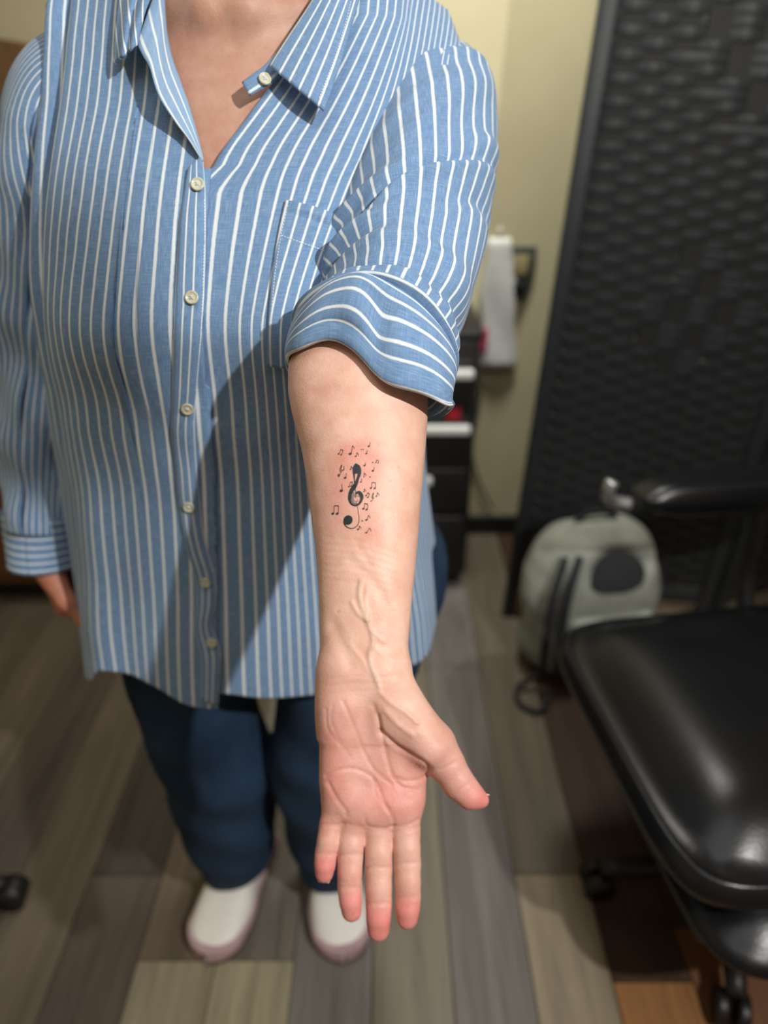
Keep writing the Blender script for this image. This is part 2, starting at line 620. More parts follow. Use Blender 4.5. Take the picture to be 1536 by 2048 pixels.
# ================================================================== the setting
WALL_Y = 1.28
bm = rbox((4.4, 4.4, 0.04), 0.0, 1, (0.2, -0.2, -0.026))
floor = tag(bm_obj('floor', bm, M['slat'], smooth=False), kind='structure')
PW, PL = 0.133, 1.22
plank_bm = rbox((PW - 0.0016, PL - 0.0016, 0.006), 0.0012, 1)
plank_me = bpy.data.meshes.new('plank')
plank_bm.to_mesh(plank_me); plank_bm.free()
plank_me.materials.append(M['plank'])
tones = [srgb(118, 108, 96), srgb(128, 122, 112), srgb(104, 92, 78), srgb(122, 116, 100), srgb(96, 88, 78), srgb(138, 126, 108)]
YAW = math.radians(-2.5)
k_planks = 0
for c in range(-13, 14):
    x0 = 0.246 - PW * (c + 0.5)
    off = {3: -0.106, 4: -0.106, 2: 0.55, 1: 0.30, 0: 0.62, -1: 0.05, -2: -0.14, -3: -0.05}.get(c, random.uniform(0, PL))
    for r in range(-2, 3):
        y0 = off - PL / 2 + r * PL
        if y0 + PL / 2 < -2.2 or y0 - PL / 2 > WALL_Y: continue
        y_lo, y_hi = y0 - PL / 2, y0 + PL / 2
        o = bpy.data.objects.new('plank', plank_me)
        COL.objects.link(o)
        o.parent = floor
        sc = 1.0
        if y_hi > WALL_Y - 0.005:
            sc = (WALL_Y - 0.005 - y_lo) / PL
            y0 = (WALL_Y - 0.005 + y_lo) / 2
            if sc < 0.02: bpy.data.objects.remove(o); continue
        o.location = (x0, y0, -0.003)
        o.scale = (1, sc, 1)
        col = random.choice(tones)
        if c == 0: col = srgb(112, 108, 104)
        if c in (1, 2): col = srgb(126, 120, 104) if c == 1 else srgb(118, 114, 108)
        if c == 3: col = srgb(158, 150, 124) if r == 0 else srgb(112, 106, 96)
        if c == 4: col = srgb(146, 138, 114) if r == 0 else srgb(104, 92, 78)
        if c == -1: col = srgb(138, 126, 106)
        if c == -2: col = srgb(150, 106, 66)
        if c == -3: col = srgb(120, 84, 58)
        if c >= 5: col = tuple(k * 0.55 for k in col[:3]) + (1,)  # shade on the left floor put into the plank colour
        if c == -1 and y0 > -0.3: col = srgb(104, 96, 82)  # shade beside the chair painted into this row
        if c in (-2, -3) and y0 > -0.3: col = srgb(66, 50, 38)  # shadow under the chair painted as darker planks
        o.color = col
# walls
bm = rbox((4.4, 0.06, 2.7), 0, 1, (0.2, WALL_Y + 0.03, 1.35))
tag(bm_obj('wall_back', bm, M['wall'], smooth=False), kind='structure')
bm = rbox((0.06, 3.5, 2.7), 0, 1, (-1.5, -0.45, 1.35))
tag(bm_obj('wall_left', bm, M['wall'], smooth=False), kind='structure')
bm = rbox((2.9, 0.012, 0.07), 0.003, 1, (0.9, WALL_Y - 0.006, 0.035))
tag(bm_obj('baseboard_back', bm, M['black_plastic'], smooth=False), kind='structure')

# ------------------------------------------------------------------ wooden cabinet at the left
cab = tag(empty('wooden_cabinet', (-1.12, 1.08, 0)), 'brown wooden cabinet standing behind the right sleeve of the person', 'cabinet')
bm_obj('body', rbox((0.62, 0.36, 1.32), 0.006, 2, (0, 0, 0.72)), M['wood'], cab, False)
bm_obj('plinth', rbox((0.58, 0.32, 0.06), 0.003, 1, (0, 0, 0.03)), M['black_plastic'], cab, False)
for sx in (-1, 1):
    d = bm_obj('door', rbox((0.296, 0.02, 1.24), 0.004, 2, (sx * 0.152, -0.19, 0.72)), M['wood'], cab, False)
    bm_obj('handle', rbox((0.012, 0.02, 0.12), 0.004, 2, (sx * 0.03, -0.21, 0.75)), M['metal'], d)

# ------------------------------------------------------------------ black woven folding screen
SCR = empty('folding_screen', (0.335, 0.835, 0.0), math.radians(-5))
SCR.rotation_euler = (0, math.radians(2.4), math.radians(-5))
tag(SCR, 'tall black folding screen of woven strips in front of the beige wall', 'screen')


def screen_panel(x0, W, H, rot, first):
    R = Matrix.Rotation(rot, 3, 'Z')
    def place(bm):
        bmesh.ops.rotate(bm, cent=(0, 0, 0), matrix=R, verts=list(bm.verts))
        bmesh.ops.translate(bm, vec=x0, verts=list(bm.verts))
        return bm
    for px in (0.018, W - 0.018):
        bm_obj('post', place(rbox((0.036, 0.026, H), 0.004, 2, (px, 0, H / 2))), M['weave'], SCR)
    for pz in (0.12, H - 0.03):
        bm_obj('rail', place(rbox((W - 0.072, 0.022, 0.04), 0.004, 2, (W / 2, 0, pz))), M['weave'], SCR)
    ncol = int((W - 0.09) / 0.05)
    cw = (W - 0.085) / ncol
    for i in range(ncol):
        bm_obj('slat', place(rbox((cw * 0.80, 0.003, H - 0.2), 0, 1, (0.0425 + cw * (i + 0.5), 0, H / 2 + 0.05))), M['slat'], SCR, False)
    pitch = 0.0194
    nrow = int((H - 0.2) / pitch)
    if not first: nrow = min(nrow, 76)
    for r in range(nrow):
        z = 0.15 + pitch * (r + 0.5)
        xs, ys = [0.036], [0.0]
        for i in range(ncol):
            xc = 0.0425 + cw * (i + 0.5)
            rr, cc = r - nrow * 0.80, i - ncol * 0.52
            rr2 = r - nrow * 0.47
            big = (abs(rr) / 9.0 + abs(cc) / 2.6 < 1) or (abs(rr2) / 9.0 + abs(cc) / 2.6 < 1)
            par = ((r // 3) + i) % 2 if big else (r + i) % 2
            s = -0.0062 if par else 0.0062
            xs += [xc - cw * 0.24, xc + cw * 0.24]
            ys += [s, s]
        xs.append(W - 0.036); ys.append(0.0)
        V, Fc = [], []
        hh = pitch * 0.5
        for x, y in zip(xs, ys):
            V += [(x, y, z - hh), (x, y - 0.0012, z), (x, y, z + hh)]
        for i in range(len(xs) - 1):
            a = i * 3
            Fc += [(a, a + 3, a + 4, a + 1), (a + 1, a + 4, a + 5, a + 2)]
        V = [tuple(R @ Vector(v) + Vector(x0)) for v in V]
        mesh_obj('strip', V, Fc, M['weave'], SCR)


screen_panel(Vector((0, 0, 0)), 0.555, 1.72, 0.0, True)
screen_panel(Vector((0.565, 0.0, 0)), 0.555, 1.72, math.radians(28), False)

# ------------------------------------------------------------------ things on and by the back wall
cart = tag(empty('drawer_cart', (0.055, 1.11, 0)), 'black drawer cart with pale handles behind the sleeve by the wall', 'cart')
bm_obj('body', rbox((0.37, 0.30, 0.70), 0.008, 2, (0, 0, 0.405)), M['black_plastic'], cart)
bm_obj('top_tray', rbox((0.385, 0.31, 0.025), 0.008, 2, (0, 0, 0.765)), M['black_plastic'], cart)
for i, z in enumerate((0.64, 0.49, 0.34, 0.19)):
    d = bm_obj('drawer', rbox((0.34, 0.014, 0.132), 0.005, 2, (0, -0.157, z)), M['black_plastic'], cart)
    bm_obj('handle', rbox((0.15, 0.022, 0.026), 0.008, 3, (0.095 if i < 2 else 0.0, -0.172, z + 0.034)), M['white'], d)
bm_obj('red_label', rbox((0.035, 0.004, 0.03), 0.001, 1, (0.125, -0.166, 0.565)), M['red'], cart, False)
for sx in (-1, 1):
    for sy in (-1, 1):
        tube('caster', [(sx * 0.15, sy * 0.11 - 0.012, 0.026), (sx * 0.15, sy * 0.11 + 0.012, 0.026)], 0.026, M['black_plastic'], cart, 4, 14)
# dark boxes on the cart
bx = tag(empty('supply_box', (0.13, 1.10, 0.7775)), 'dark grey supply box standing on the black drawer cart', 'box')
bm_obj('box_body', rbox((0.15, 0.16, 0.10), 0.01, 2, (0, 0, 0.05)), M['greygreen'], bx)
bm_obj('lid', rbox((0.156, 0.166, 0.024), 0.008, 2, (0, 0, 0.112)), M['black_plastic'], bx)

# white hanging bag
hb = tag(empty('hanging_bag', (0.335, 1.262, 0.58)), 'long white plastic bag hanging on the beige wall', 'bag')
n, m_ = 26, 24
P = np.zeros((n, m_, 3))
for i in range(n):
    v = i / (n - 1)
    w = pchip(v, [(0, 0.050), (0.06, 0.056), (0.35, 0.046), (0.6, 0.050), (0.85, 0.036), (1, 0.030)])
    dpt = 0.016 * (1 - 0.5 * v) * (1 if 0 < i < n - 1 else 0.3)
    for j in range(m_):
        a = 2 * math.pi * j / m_
        P[i, j] = (w * math.copysign(abs(math.cos(a)) ** 0.7, math.cos(a)) - 0.022 * v, dpt * math.sin(a) * (1 + 0.25 * math.sin(9 * v + 3 * a)), 0.365 * v)
o = grid_obj('pouch', P, M['white'], hb, closed=True, solid=0.002)
tube('hook', [(-0.022, 0.016, 0.355), (-0.022, -0.002, 0.38), (-0.022, 0.012, 0.395)], 0.004, M['metal'], hb, 10, 8)
bm_obj('pink_flap', rbox((0.018, 0.006, 0.075), 0.003, 2, (-0.046, -0.014, 0.085)), M['pink'], hb)

# shield shaped holder on the wall
sh = tag(empty('wall_holder', (0.375, 1.272, 0.86)), 'small dark tapered wall holder with tan card beside the white bag', 'holder')
outl = [(-0.042, 0.062), (0.042, 0.062), (0.040, 0.0), (0.026, -0.06), (0.012, -0.078), (-0.012, -0.078), (-0.026, -0.06), (-0.040, 0.0)]


def prism(outl, y0, y1, bev=0.003):
    bm = bmesh.new()
    vs_ = [bm.verts.new((x, y0, z)) for x, z in outl]
    f = bm.faces.new(vs_)
    r = bmesh.ops.extrude_face_region(bm, geom=[f])
    bmesh.ops.translate(bm, vec=(0, y1 - y0, 0), verts=[v for v in r['geom'] if isinstance(v, bmesh.types.BMVert)])
    bmesh.ops.recalc_face_normals(bm, faces=list(bm.faces))
    bmesh.ops.bevel(bm, geom=list(bm.edges), offset=bev, segments=2, profile=0.5, affect='EDGES')
    return bm


bm_obj('plate', prism(outl, -0.012, 0.004), M['greygreen'], sh)
bm_obj('card', prism([(-0.022, 0.042), (0.022, 0.042), (0.019, -0.012), (-0.019, -0.012)], -0.016, -0.012, 0.001), M['tan'], sh)
bm_obj('knob', prism([(-0.014, -0.03), (0.014, -0.03), (0.012, -0.062), (-0.012, -0.062)], -0.024, -0.012, 0.003), M['black_plastic'], sh)
# cable along the wall
cb = tube('power_cable', [(0.24, 1.262, 0.60), (0.29, 1.268, 0.50), (0.27, 1.268, 0.36), (0.30, 1.268, 0.22), (0.36, 1.262, 0.10)], 0.004, M['greygreen'], None, 40, 8)
tag(cb, 'thin dark power cable hanging down the beige wall beside the cart', 'cable')

# ------------------------------------------------------------------ grey backpack on the floor
bp = tag(empty('backpack', (0.505, 0.655, 0), math.radians(8)), 'light grey backpack with dark opening on the floor by the chair', 'backpack')
fd = Field((-0.2, -0.16, -0.01), (0.2, 0.16, 0.47), 0.006)
fd.capsule((-0.065, 0, 0.09), (0.065, 0, 0.09), 0.10, 0.10, 0.03)
fd.capsule((-0.07, 0, 0.22), (0.07, 0, 0.22), 0.10, 0.10, 0.06)
fd.capsule((-0.045, 0.01, 0.31), (0.055, 0.01, 0.32), 0.096, 0.092, 0.06)
V, Q = fd.mesh(3)
V[:, 2] = np.maximum(V[:, 2] - 0.0, 0.002)
# the mouth sinks in
hole = np.exp(-(((V[:, 0] - 0.035) / 0.06) ** 2 + ((V[:, 2] - 0.33) / 0.035) ** 2)) * (V[:, 1] < 0.02)
V[:, 1] += 0.06 * hole; V[:, 2] -= 0.02 * hole
V += vnormals(V, Q) * (0.009 * wnoise(V, 34, 3))[:, None]
mesh_obj('bag_body', V, Q, M['bag'], bp)
th = np.linspace(0, 2 * math.pi, 28, endpoint=False)
hp = np.stack([0.02 + 0.075 * np.cos(th), -0.104 + 0.055 * (0.5 + 0.5 * np.sin(th)), 0.325 + 0.044 * np.sin(th) - 0.010 * np.abs(np.cos(th))], -1)
hv = np.vstack([[0.02, -0.088, 0.322], hp])
mesh_obj('opening', hv, [(0, 1 + i, 1 + (i + 1) % 28) for i in range(28)], M['bagdark'], bp)
bm_obj('front_pocket', rbox((0.22, 0.05, 0.17), 0.024, 4, (0.02, -0.095, 0.13)), M['bag'], bp)
tube('pocket_zip', [(-0.08, -0.118, 0.20), (0.02, -0.122, 0.208), (0.12, -0.118, 0.20)], 0.004, M['bagdark'], bp, 16, 6)
for x in (-0.10, -0.135):
    tube('strap', [(x + 0.03, -0.07, 0.37), (x, -0.105, 0.28), (x - 0.005, -0.11, 0.16), (x + 0.0, -0.11, 0.04)], [0.009, 0.011, 0.011, 0.008], M['bagdark'], bp, 24, 8)
tube('top_handle', [(-0.06, 0.02, 0.385), (-0.03, 0.02, 0.425), (0.03, 0.02, 0.425), (0.06, 0.02, 0.385)], 0.008, M['bagdark'], bp, 20, 8)
tube('strap_loop', [(-0.145, -0.10, 0.05), (-0.19, -0.10, 0.012), (-0.20, -0.15, 0.008), (-0.16, -0.18, 0.008), (-0.12, -0.13, 0.02)], 0.007, M['bagdark'], bp, 30, 8)

# ------------------------------------------------------------------ black leather chair
CH = tag(empty('tattoo_chair', (0.615, 0.02, 0), math.radians(8)), 'black leather padded chair on a wheeled base at the right', 'chair')


def cushion(name, size, center, e=4.0, crown=0.015, mat='leather', parent=CH, rim=0.80, drop=0.55):
    """superellipsoid pad with rounded corners and a crowned top"""
    sx, sy, sz = (s / 2 for s in size)
    bm = bmesh.new()
    bmesh.ops.create_cube(bm, size=2.0)
    bmesh.ops.subdivide_edges(bm, edges=list(bm.edges), cuts=22, use_grid_fill=True)
    for v in bm.verts:
        x, y, z = v.co
        r = (abs(x) ** e + abs(y) ** e) ** (1 / e)
        q = max(abs(x), abs(y))
        f = q / r if r > 1e-6 else 1
        x, y = x * f, y * f
        rr = max(abs(x), abs(y))
        rad = (abs(x) ** e + abs(y) ** e) ** (1 / e)
        # round the rim
        k = min(1.0, rad)
        edge = max(0.0, (k - rim) / (1 - rim))
        zz = z * (1 - drop * edge ** 2.2) if abs(z) > 0.999 else z * 0.45
        side = 1.0 - (0.06 * abs(z) ** 2 if abs(z) < 0.999 else 0.06)
        v.co = (x * sx * side, y * sy * side, zz * sz + (crown * (1 - k * k) if z > 0.999 else 0))
    bmesh.ops.smooth_vert(bm, verts=list(bm.verts), factor=0.5, use_axis_x=True, use_axis_y=True, use_axis_z=True)
    bmesh.ops.smooth_vert(bm, verts=list(bm.verts), factor=0.5, use_axis_x=True, use_axis_y=True, use_axis_z=True)
    bmesh.ops.translate(bm, vec=center, verts=list(bm.verts))
    return bm_obj(name, bm, M[mat], parent)


cushion('seat', (0.58, 0.54, 0.13), (0.0, 0.005, 0.42), 7.0, 0.018, 'leather', CH, 0.56, 0.76)
cushion('lower_pad', (0.55, 0.54, 0.09), (0.03, -0.035, 0.325), 7.0, 0.01)
cushion('backrest', (0.12, 0.54, 0.62), (0.40, 0.0, 0.78), 6.0, 0.0)
bm_obj('seat_plate', rbox((0.40, 0.40, 0.04), 0.008, 2, (0, 0, 0.245)), M['black_plastic'], CH)
for s in (1, -1):
    if s == 1:
        arm_y = 0.33
        a = cushion('armrest', (0.46, 0.09, 0.06), (0.10, arm_y, 0.66), 5.0, 0.004)
        tube('armrest_bracket', [(-0.135, arm_y, 0.645), (-0.17, arm_y, 0.655), (-0.185, arm_y - 0.01, 0.68), (-0.18, arm_y - 0.01, 0.70)], 0.012, M['metal'], CH, 18, 10)
        tube('armrest_support', [(0.12, arm_y, 0.63), (0.14, arm_y, 0.45), (0.12, arm_y - 0.1, 0.30), (0.0, 0.1, 0.26)], 0.016, M['black_plastic'], CH, 24, 10)
tube('gas_column', [(0, 0, 0.07), (0, 0, 0.24)], 0.028, M['black_plastic'], CH, 6, 18)
for k in range(5):
    a = math.radians(172 + 72 * k)
    ex, ey = 0.225 * math.cos(a), 0.225 * math.sin(a)
    lg = tube('base_leg', [(0.02 * math.cos(a), 0.02 * math.sin(a), 0.085), (ex, ey, 0.065)], [0.026, 0.016], M['black_plastic'], CH, 8, 10)
    pa = (-math.sin(a), math.cos(a))
    for s in (-1, 1):
        w = tube('caster_wheel', [(ex + s * 0.008 * pa[0], ey + s * 0.008 * pa[1], 0.028), (ex + s * 0.024 * pa[0], ey + s * 0.024 * pa[1], 0.028)], 0.028, M['black_plastic'], lg, 4, 18)

# stool foot at the left edge
st = tag(empty('stool_base', (-0.74, -0.03, 0)), 'black wheeled stool base peeking in at the lower left edge', 'stool')
tube('gas_column', [(-0.12, 0, 0.06), (-0.12, 0, 0.40)], 0.025, M['black_plastic'], st, 6, 16)
cushion('stool_seat', (0.36, 0.36, 0.08), (-0.12, 0, 0.43), 2.2, 0.01, 'leather', st)
for k in range(5):
    a = math.radians(8 + 72 * k)
    ex, ey = -0.12 + 0.19 * math.cos(a), 0.19 * math.sin(a)
    lg = tube('base_leg', [(-0.12, 0, 0.075), (ex, ey, 0.055)], [0.024, 0.014], M['black_plastic'], st, 8, 10)
    pa = (-math.sin(a), math.cos(a))
    tube('caster_wheel', [(ex - 0.02 * pa[0], ey - 0.02 * pa[1], 0.026), (ex + 0.02 * pa[0], ey + 0.02 * pa[1], 0.026)], 0.026, M['black_plastic'], lg, 4, 16)

# ------------------------------------------------------------------ work lamp on a stand, right of the viewer (it lights the arm)
LAMP = np.array([0.86, -1.20, 2.02])
LAMP_AIM = np.array([-0.10, -0.18, 1.02])
wl = tag(empty('work_lamp', (LAMP[0] + 0.10, LAMP[1] - 0.09, 0)), 'black work lamp on a tall stand with an added shade-casting flag beside the viewer', 'lamp')
ld = Vector(LAMP_AIM - LAMP).normalized()
lq = ld.to_track_quat('-Z', 'Y')
lrel = Vector(LAMP) - wl.location
tube('stand_pole', [(0, 0, 0.02), (0, 0, lrel.z - 0.02)], 0.013, M['black_plastic'], wl, 6, 12)
bm = bmesh.new(); bmesh.ops.create_cone(bm, cap_ends=True, segments=40, radius1=0.15, radius2=0.14, depth=0.022, matrix=Matrix.Translation((0, 0, 0.011)))
bm_obj('stand_base', bm, M['black_plastic'], wl)
# round hood behind the light source
n, m_ = 16, 32
P = np.zeros((n, m_, 3))
for i in range(n):
    k = i / (n - 1); rr = 0.062 * math.sin(k * math.pi / 2) ** 0.8 + 0.001; zz_ = 0.075 - 0.10 * k
    for j in range(m_):
        a = 2 * math.pi * j / m_
        P[i, j] = lrel + lq @ Vector((rr * math.cos(a), rr * math.sin(a), zz_))
grid_obj('lamp_hood', P, M['black_plastic'], wl, closed=True, solid=0.003)
tube('neck', [(0, 0, lrel.z - 0.03), tuple(Vector((0, 0, lrel.z)) + Vector((-0.02, 0.02, 0.05))), tuple(lrel - ld * 0.07)], 0.010, M['black_plastic'], wl, 16, 10)
# added flag on a rod, out of view, cut to shade the lower torso
FK = 0.30
shade = [(-0.60, 0.03, 1.20), (-0.443, 0.03, 1.165), (-0.331, 0.0, 1.145), (-0.276, -0.06, 1.105), (-0.25, -0.1, 1.02), (-0.212, -0.135, 0.98), (-0.235, -0.14, 0.82), (-0.27, -0.13, 0.71), (-0.335, -0.09, 0.73), (-0.392, -0.02, 0.819), (-0.60, 0.02, 0.80)]
fp = [Vector(LAMP + (np.array(p) - LAMP) * FK) for p in shade]
cen = sum(fp, Vector()) / len(fp)
Lv = Vector(LAMP)
fp = [Lv + (p - Lv) * ((cen - Lv).dot(ld) / (p - Lv).dot(ld)) - Vector(wl.location) for p in fp]
bm = bmesh.new()
va = [bm.verts.new(p) for p in fp]; vb = [bm.verts.new(p + ld * 0.004) for p in fp]
bm.faces.new(va[::-1]); bm.faces.new(vb)
for i in range(len(fp)):
    bm.faces.new((va[i], va[(i + 1) % len(fp)], vb[(i + 1) % len(fp)], vb[i]))
bmesh.ops.recalc_face_normals(bm, faces=list(bm.faces))
bm_obj('added_shade_flag', bm, M['black_plastic'], wl, False)
fe = fp[0] * 0.5 + fp[-1] * 0.5
fc = sum(fp, Vector()) / len(fp)
tube('added_flag_rod', [tuple(lrel + lq @ Vector((-0.05, 0.03, 0.02))), tuple(lrel + (fc - lrel) * 0.5 + lq @ Vector((-0.07, 0.05, 0))), tuple(fc)], 0.004, M['black_plastic'], wl, 14, 8)
dl = bpy.data.lights.new('work_lamp_bulb', 'AREA')
dl.shape = 'DISK'; dl.size = 0.04; dl.energy = 26.5; dl.color = (1.0, 0.985, 0.96)
lo = bpy.data.objects.new('work_lamp_bulb', dl); COL.objects.link(lo)
lo.location = LAMP; lo.rotation_euler = lq.to_euler()
# ================================================================== the person
PERSON = tag(empty('person', (-0.18, 0.03, 0)), 'person in a striped blue shirt and jeans holding out a tattooed forearm', 'person')


def own(o):
    """parent to the person keeping world coordinates"""
    o.parent = PERSON
    o.matrix_parent_inverse = Matrix.Translation(-PERSON.location)
    return o


def sub(o, parent):
    o.parent = parent
    return o


# ------------------------------------------------------------------ torso form (shared by body and shirt)
XC = [(0.4, -0.205), (0.6, -0.200), (0.8, -0.184), (1.0, -0.166), (1.2, -0.152), (1.3, -0.14), (1.45, -0.14)]
YF = [(0.4, -0.150), (0.6, -0.148), (0.7, -0.142), (0.8, -0.132), (0.9, -0.128), (1.0, -0.136), (1.08, -0.142), (1.15, -0.118), (1.22, -0.078), (1.25, -0.060), (1.33, -0.005), (1.38, 0.045)]
YB = [(0.4, 0.175), (0.7, 0.175), (0.9, 0.155), (1.1, 0.17), (1.25, 0.17), (1.33, 0.15), (1.38, 0.12)]
AW = [(0.4, 0.262), (0.6, 0.258), (0.7, 0.248), (0.8, 0.232), (0.9, 0.218), (1.0, 0.208), (1.1, 0.202), (1.2, 0.196), (1.3, 0.19)]
ZC = 1.25


def form_lower(phi, z):
    xc, yf, yb, a = pchip(z, XC), pchip(z, YF), pchip(z, YB), pchip(z, AW)
    yc, b = (yf + yb) / 2, (yb - yf) / 2
    s, c = np.sin(phi), np.cos(phi)
    e = 0.88 - 0.22 * np.clip((z - 1.10) / 0.12, 0, 1) * np.clip(s * 3, 0, 1)
    lo_ = np.clip((0.98 - z) / 0.36, 0, 1)
    a = a + np.where(s < 0, -0.042, 0.032) * lo_
    x = xc + a * np.sign(s) * np.abs(s) ** e
    y = yc - b * np.sign(c) * np.abs(c) ** e
    # bust
    for sx in (-0.085, 0.085):
        y = y - 0.022 * np.exp(-(((x - xc - sx) / 0.06) ** 2 + ((z - 1.09) / 0.07) ** 2)) * (c > 0)
    return np.stack([x, y, z], -1)


def right_shift(phi, z):
    """the left front panel leans outwards towards the raised shoulder"""
    s1 = 0.072 * (1 - np.exp(-0.9 * (np.clip(z - 1.05, 0, 1) / 0.22) ** 2))
    q = np.clip(z - 1.200, 0, 0.13)
    s0 = 0.73 * np.where(q < 0.034, q * q / 0.068, q - 0.017)
    w = np.clip(phi / 0.45, 0, 1)
    return (phi > 0) * ((1 - w) * s0 + w * s1) * np.clip((math.radians(105) - phi) / math.radians(55), 0, 1)


def form(phi, w, zhem):
    """w in [0,1]: hem to chest, [1,2]: over the shoulder to the ridge"""
    phi, w, zhem = np.broadcast_arrays(phi, w, zhem)
    z = zhem + (ZC - zhem) * np.clip(w, 0, 1)
    P = form_lower(phi, z)
    tau = np.clip(w - 1, 0, 1)
    P0 = form_lower(phi, np.full_like(z, ZC))
    off = np.abs(P0[..., 0] + right_shift(phi, np.full_like(z, 1.30)) - (-0.14))
    zr = 1.408 - 0.52 * np.maximum(off - 0.06, 0) - 0.9 * np.maximum(off - 0.19, 0)
    zr = zr + np.where(phi < 0, 0.016, 0.0)
    yr = np.full_like(zr, 0.075)
    fr = np.sign(np.cos(phi))
    L = np.abs(P0[..., 1] - yr)
    t0y = np.where(fr > 0, 0.5, -0.2) * np.clip(L / 0.12, 0, 1) * 0.06
    b0 = np.stack([P0[..., 1], P0[..., 2]], -1)
    dP = (P0 - form_lower(phi, np.full_like(z, ZC - 0.006))) / 0.006
    lz = np.minimum(0.05, 0.6 * (zr - ZC))
    b1 = b0 + np.stack([dP[..., 1] * lz, lz], -1)
    b3 = np.stack([yr, zr], -1)
    b2 = b3 + np.stack([-fr * 0.35 * L, -0.012 + 0 * zr], -1)
    t = tau[..., None]
    B = (1 - t) ** 3 * b0 + 3 * (1 - t) ** 2 * t * b1 + 3 * (1 - t) * t ** 2 * b2 + t ** 3 * b3
    up = tau > 0
    P[..., 1] = np.where(up, B[..., 0], P[..., 1])
    P[..., 2] = np.where(up, B[..., 1], P[..., 2])
    P[..., 0] += np.where(up, dP[..., 0] * 0.05 * (1 - np.exp(-np.maximum(B[..., 1] - ZC, 0) / 0.05)), 0)
    P[..., 0] += right_shift(phi, P[..., 2])
    return P


# ------------------------------------------------------------------ body: torso, neck, head, legs, right arm
h = 0.0055
bd = Field((-0.56, -0.24, 0.0), (0.16, 0.24, 1.72), h)
s = bd.sl((-0.5, -0.2, 0.6), (0.12, 0.22, 1.395), 0.02)
x, y, z = bd.xyz(s)
zz = np.asarray(z[0, 0], float)
ins = 0.016
a_ = np.where(zz < 1.27, pchip(zz, AW) - ins - 0.02, np.minimum(pchip(zz, AW) - ins - 0.02, 0.055 + (1.362 - zz) / 0.5))
a_ = a_ - 0.035 * np.clip((zz - 1.12) / 0.1, 0, 1) * np.clip((1.36 - zz) / 0.03, 0, 1)
a_ = np.clip(a_, 0.02, 1)
a_ = a_ - np.clip((0.78 - zz) * 0.35, 0, 0.05)
xc_, yf_, yb_ = pchip(zz, XC), pchip(zz, YF) + 0.013, pchip(zz, YB) - 0.02
yc_, b_ = (yf_ + yb_) / 2, np.maximum((yb_ - yf_) / 2, 0.02)
r_ = (np.abs((x - xc_) / a_) ** 2.3 + np.abs((y - yc_) / b_) ** 2.3) ** (1 / 2.3)
d_ = (r_ - 1) * np.minimum(a_, b_)
d_ = np.maximum(d_, np.maximum(0.76 - z, z - 1.392))
bd.F[s] = bd.smin(bd.F[s], d_.astype(np.float32), 0.02)
NX = -0.14
bd.capsule((NX, 0.065, 1.34), (NX, 0.04, 1.47), 0.062, 0.055, 0.05)
for sx in (-1, 1):   # trapezius, collar bones, neck cords
    bd.capsule((NX + sx * 0.02, 0.08, 1.362), (NX + sx * 0.075, 0.085, 1.322), 0.024, 0.022, 0.025)
    bd.capsule((NX + sx * 0.018, -0.004, 1.332), (NX + sx * 0.075, 0.022, 1.338), 0.009, 0.008, 0.02)
    bd.capsule((NX + sx * 0.016, -0.002, 1.335), (NX + sx * 0.055, 0.05, 1.46), 0.009, 0.012, 0.02)
# head
HC = np.array([NX, 0.025, 1.575])
bd.ellipsoid(HC + (0, 0.02, 0.03), (0.076, 0.092, 0.090), 0.02)
bd.ellipsoid(HC + (0, -0.018, -0.045), (0.058, 0.062, 0.075), 0.03)
bd.ellipsoid(HC + (0, -0.064, -0.094), (0.022, 0.018, 0.018), 0.02)
bd.capsule(HC + (0, -0.074, 0.008), HC + (0, -0.096, -0.03), 0.008, 0.011, 0.012)
for sx in (-1, 1):
    bd.ellipsoid(HC + (sx * 0.012, -0.088, -0.034), (0.009, 0.009, 0.008), 0.006)
    bd.capsule(HC + (sx * 0.012, -0.072, 0.022), HC + (sx * 0.048, -0.058, 0.024), 0.010, 0.008, 0.015)
    bd.ellipsoid(HC + (sx * 0.040, -0.052, -0.028), (0.018, 0.02, 0.016), 0.02)
    bd.ellipsoid(HC + (sx * 0.078, 0.015, -0.012), (0.008, 0.02, 0.032), 0.006)
bd.capsule(HC + (-0.018, -0.076, -0.060), HC + (0.018, -0.076, -0.060), 0.006, 0.006, 0.006)
bd.capsule(HC + (-0.016, -0.076, -0.070), HC + (0.016, -0.076, -0.070), 0.007, 0.007, 0.006)
# legs (inside the jeans)
LEGS = {'R': [(-0.265, 0.02, 0.74, 0.070), (-0.252, -0.005, 0.46, 0.056), (-0.262, 0.02, 0.32, 0.052), (-0.266, 0.03, 0.09, 0.036)],
        'L': [(-0.095, 0.02, 0.74, 0.070), (-0.092, -0.005, 0.46, 0.056), (-0.092, 0.02, 0.32, 0.052), (-0.092, 0.03, 0.09, 0.036)]}
for key, L_ in LEGS.items():
    for p, q in zip(L_[:-1], L_[1:]):
        bd.capsule(p[:3], q[:3], p[3], q[3], 0.03)
    p = L_[-1]
    bd.capsule((p[0], p[1], 0.055), (p[0] + (-0.03 if key == 'R' else 0.02), -0.03, 0.045), 0.030, 0.018, 0.02)
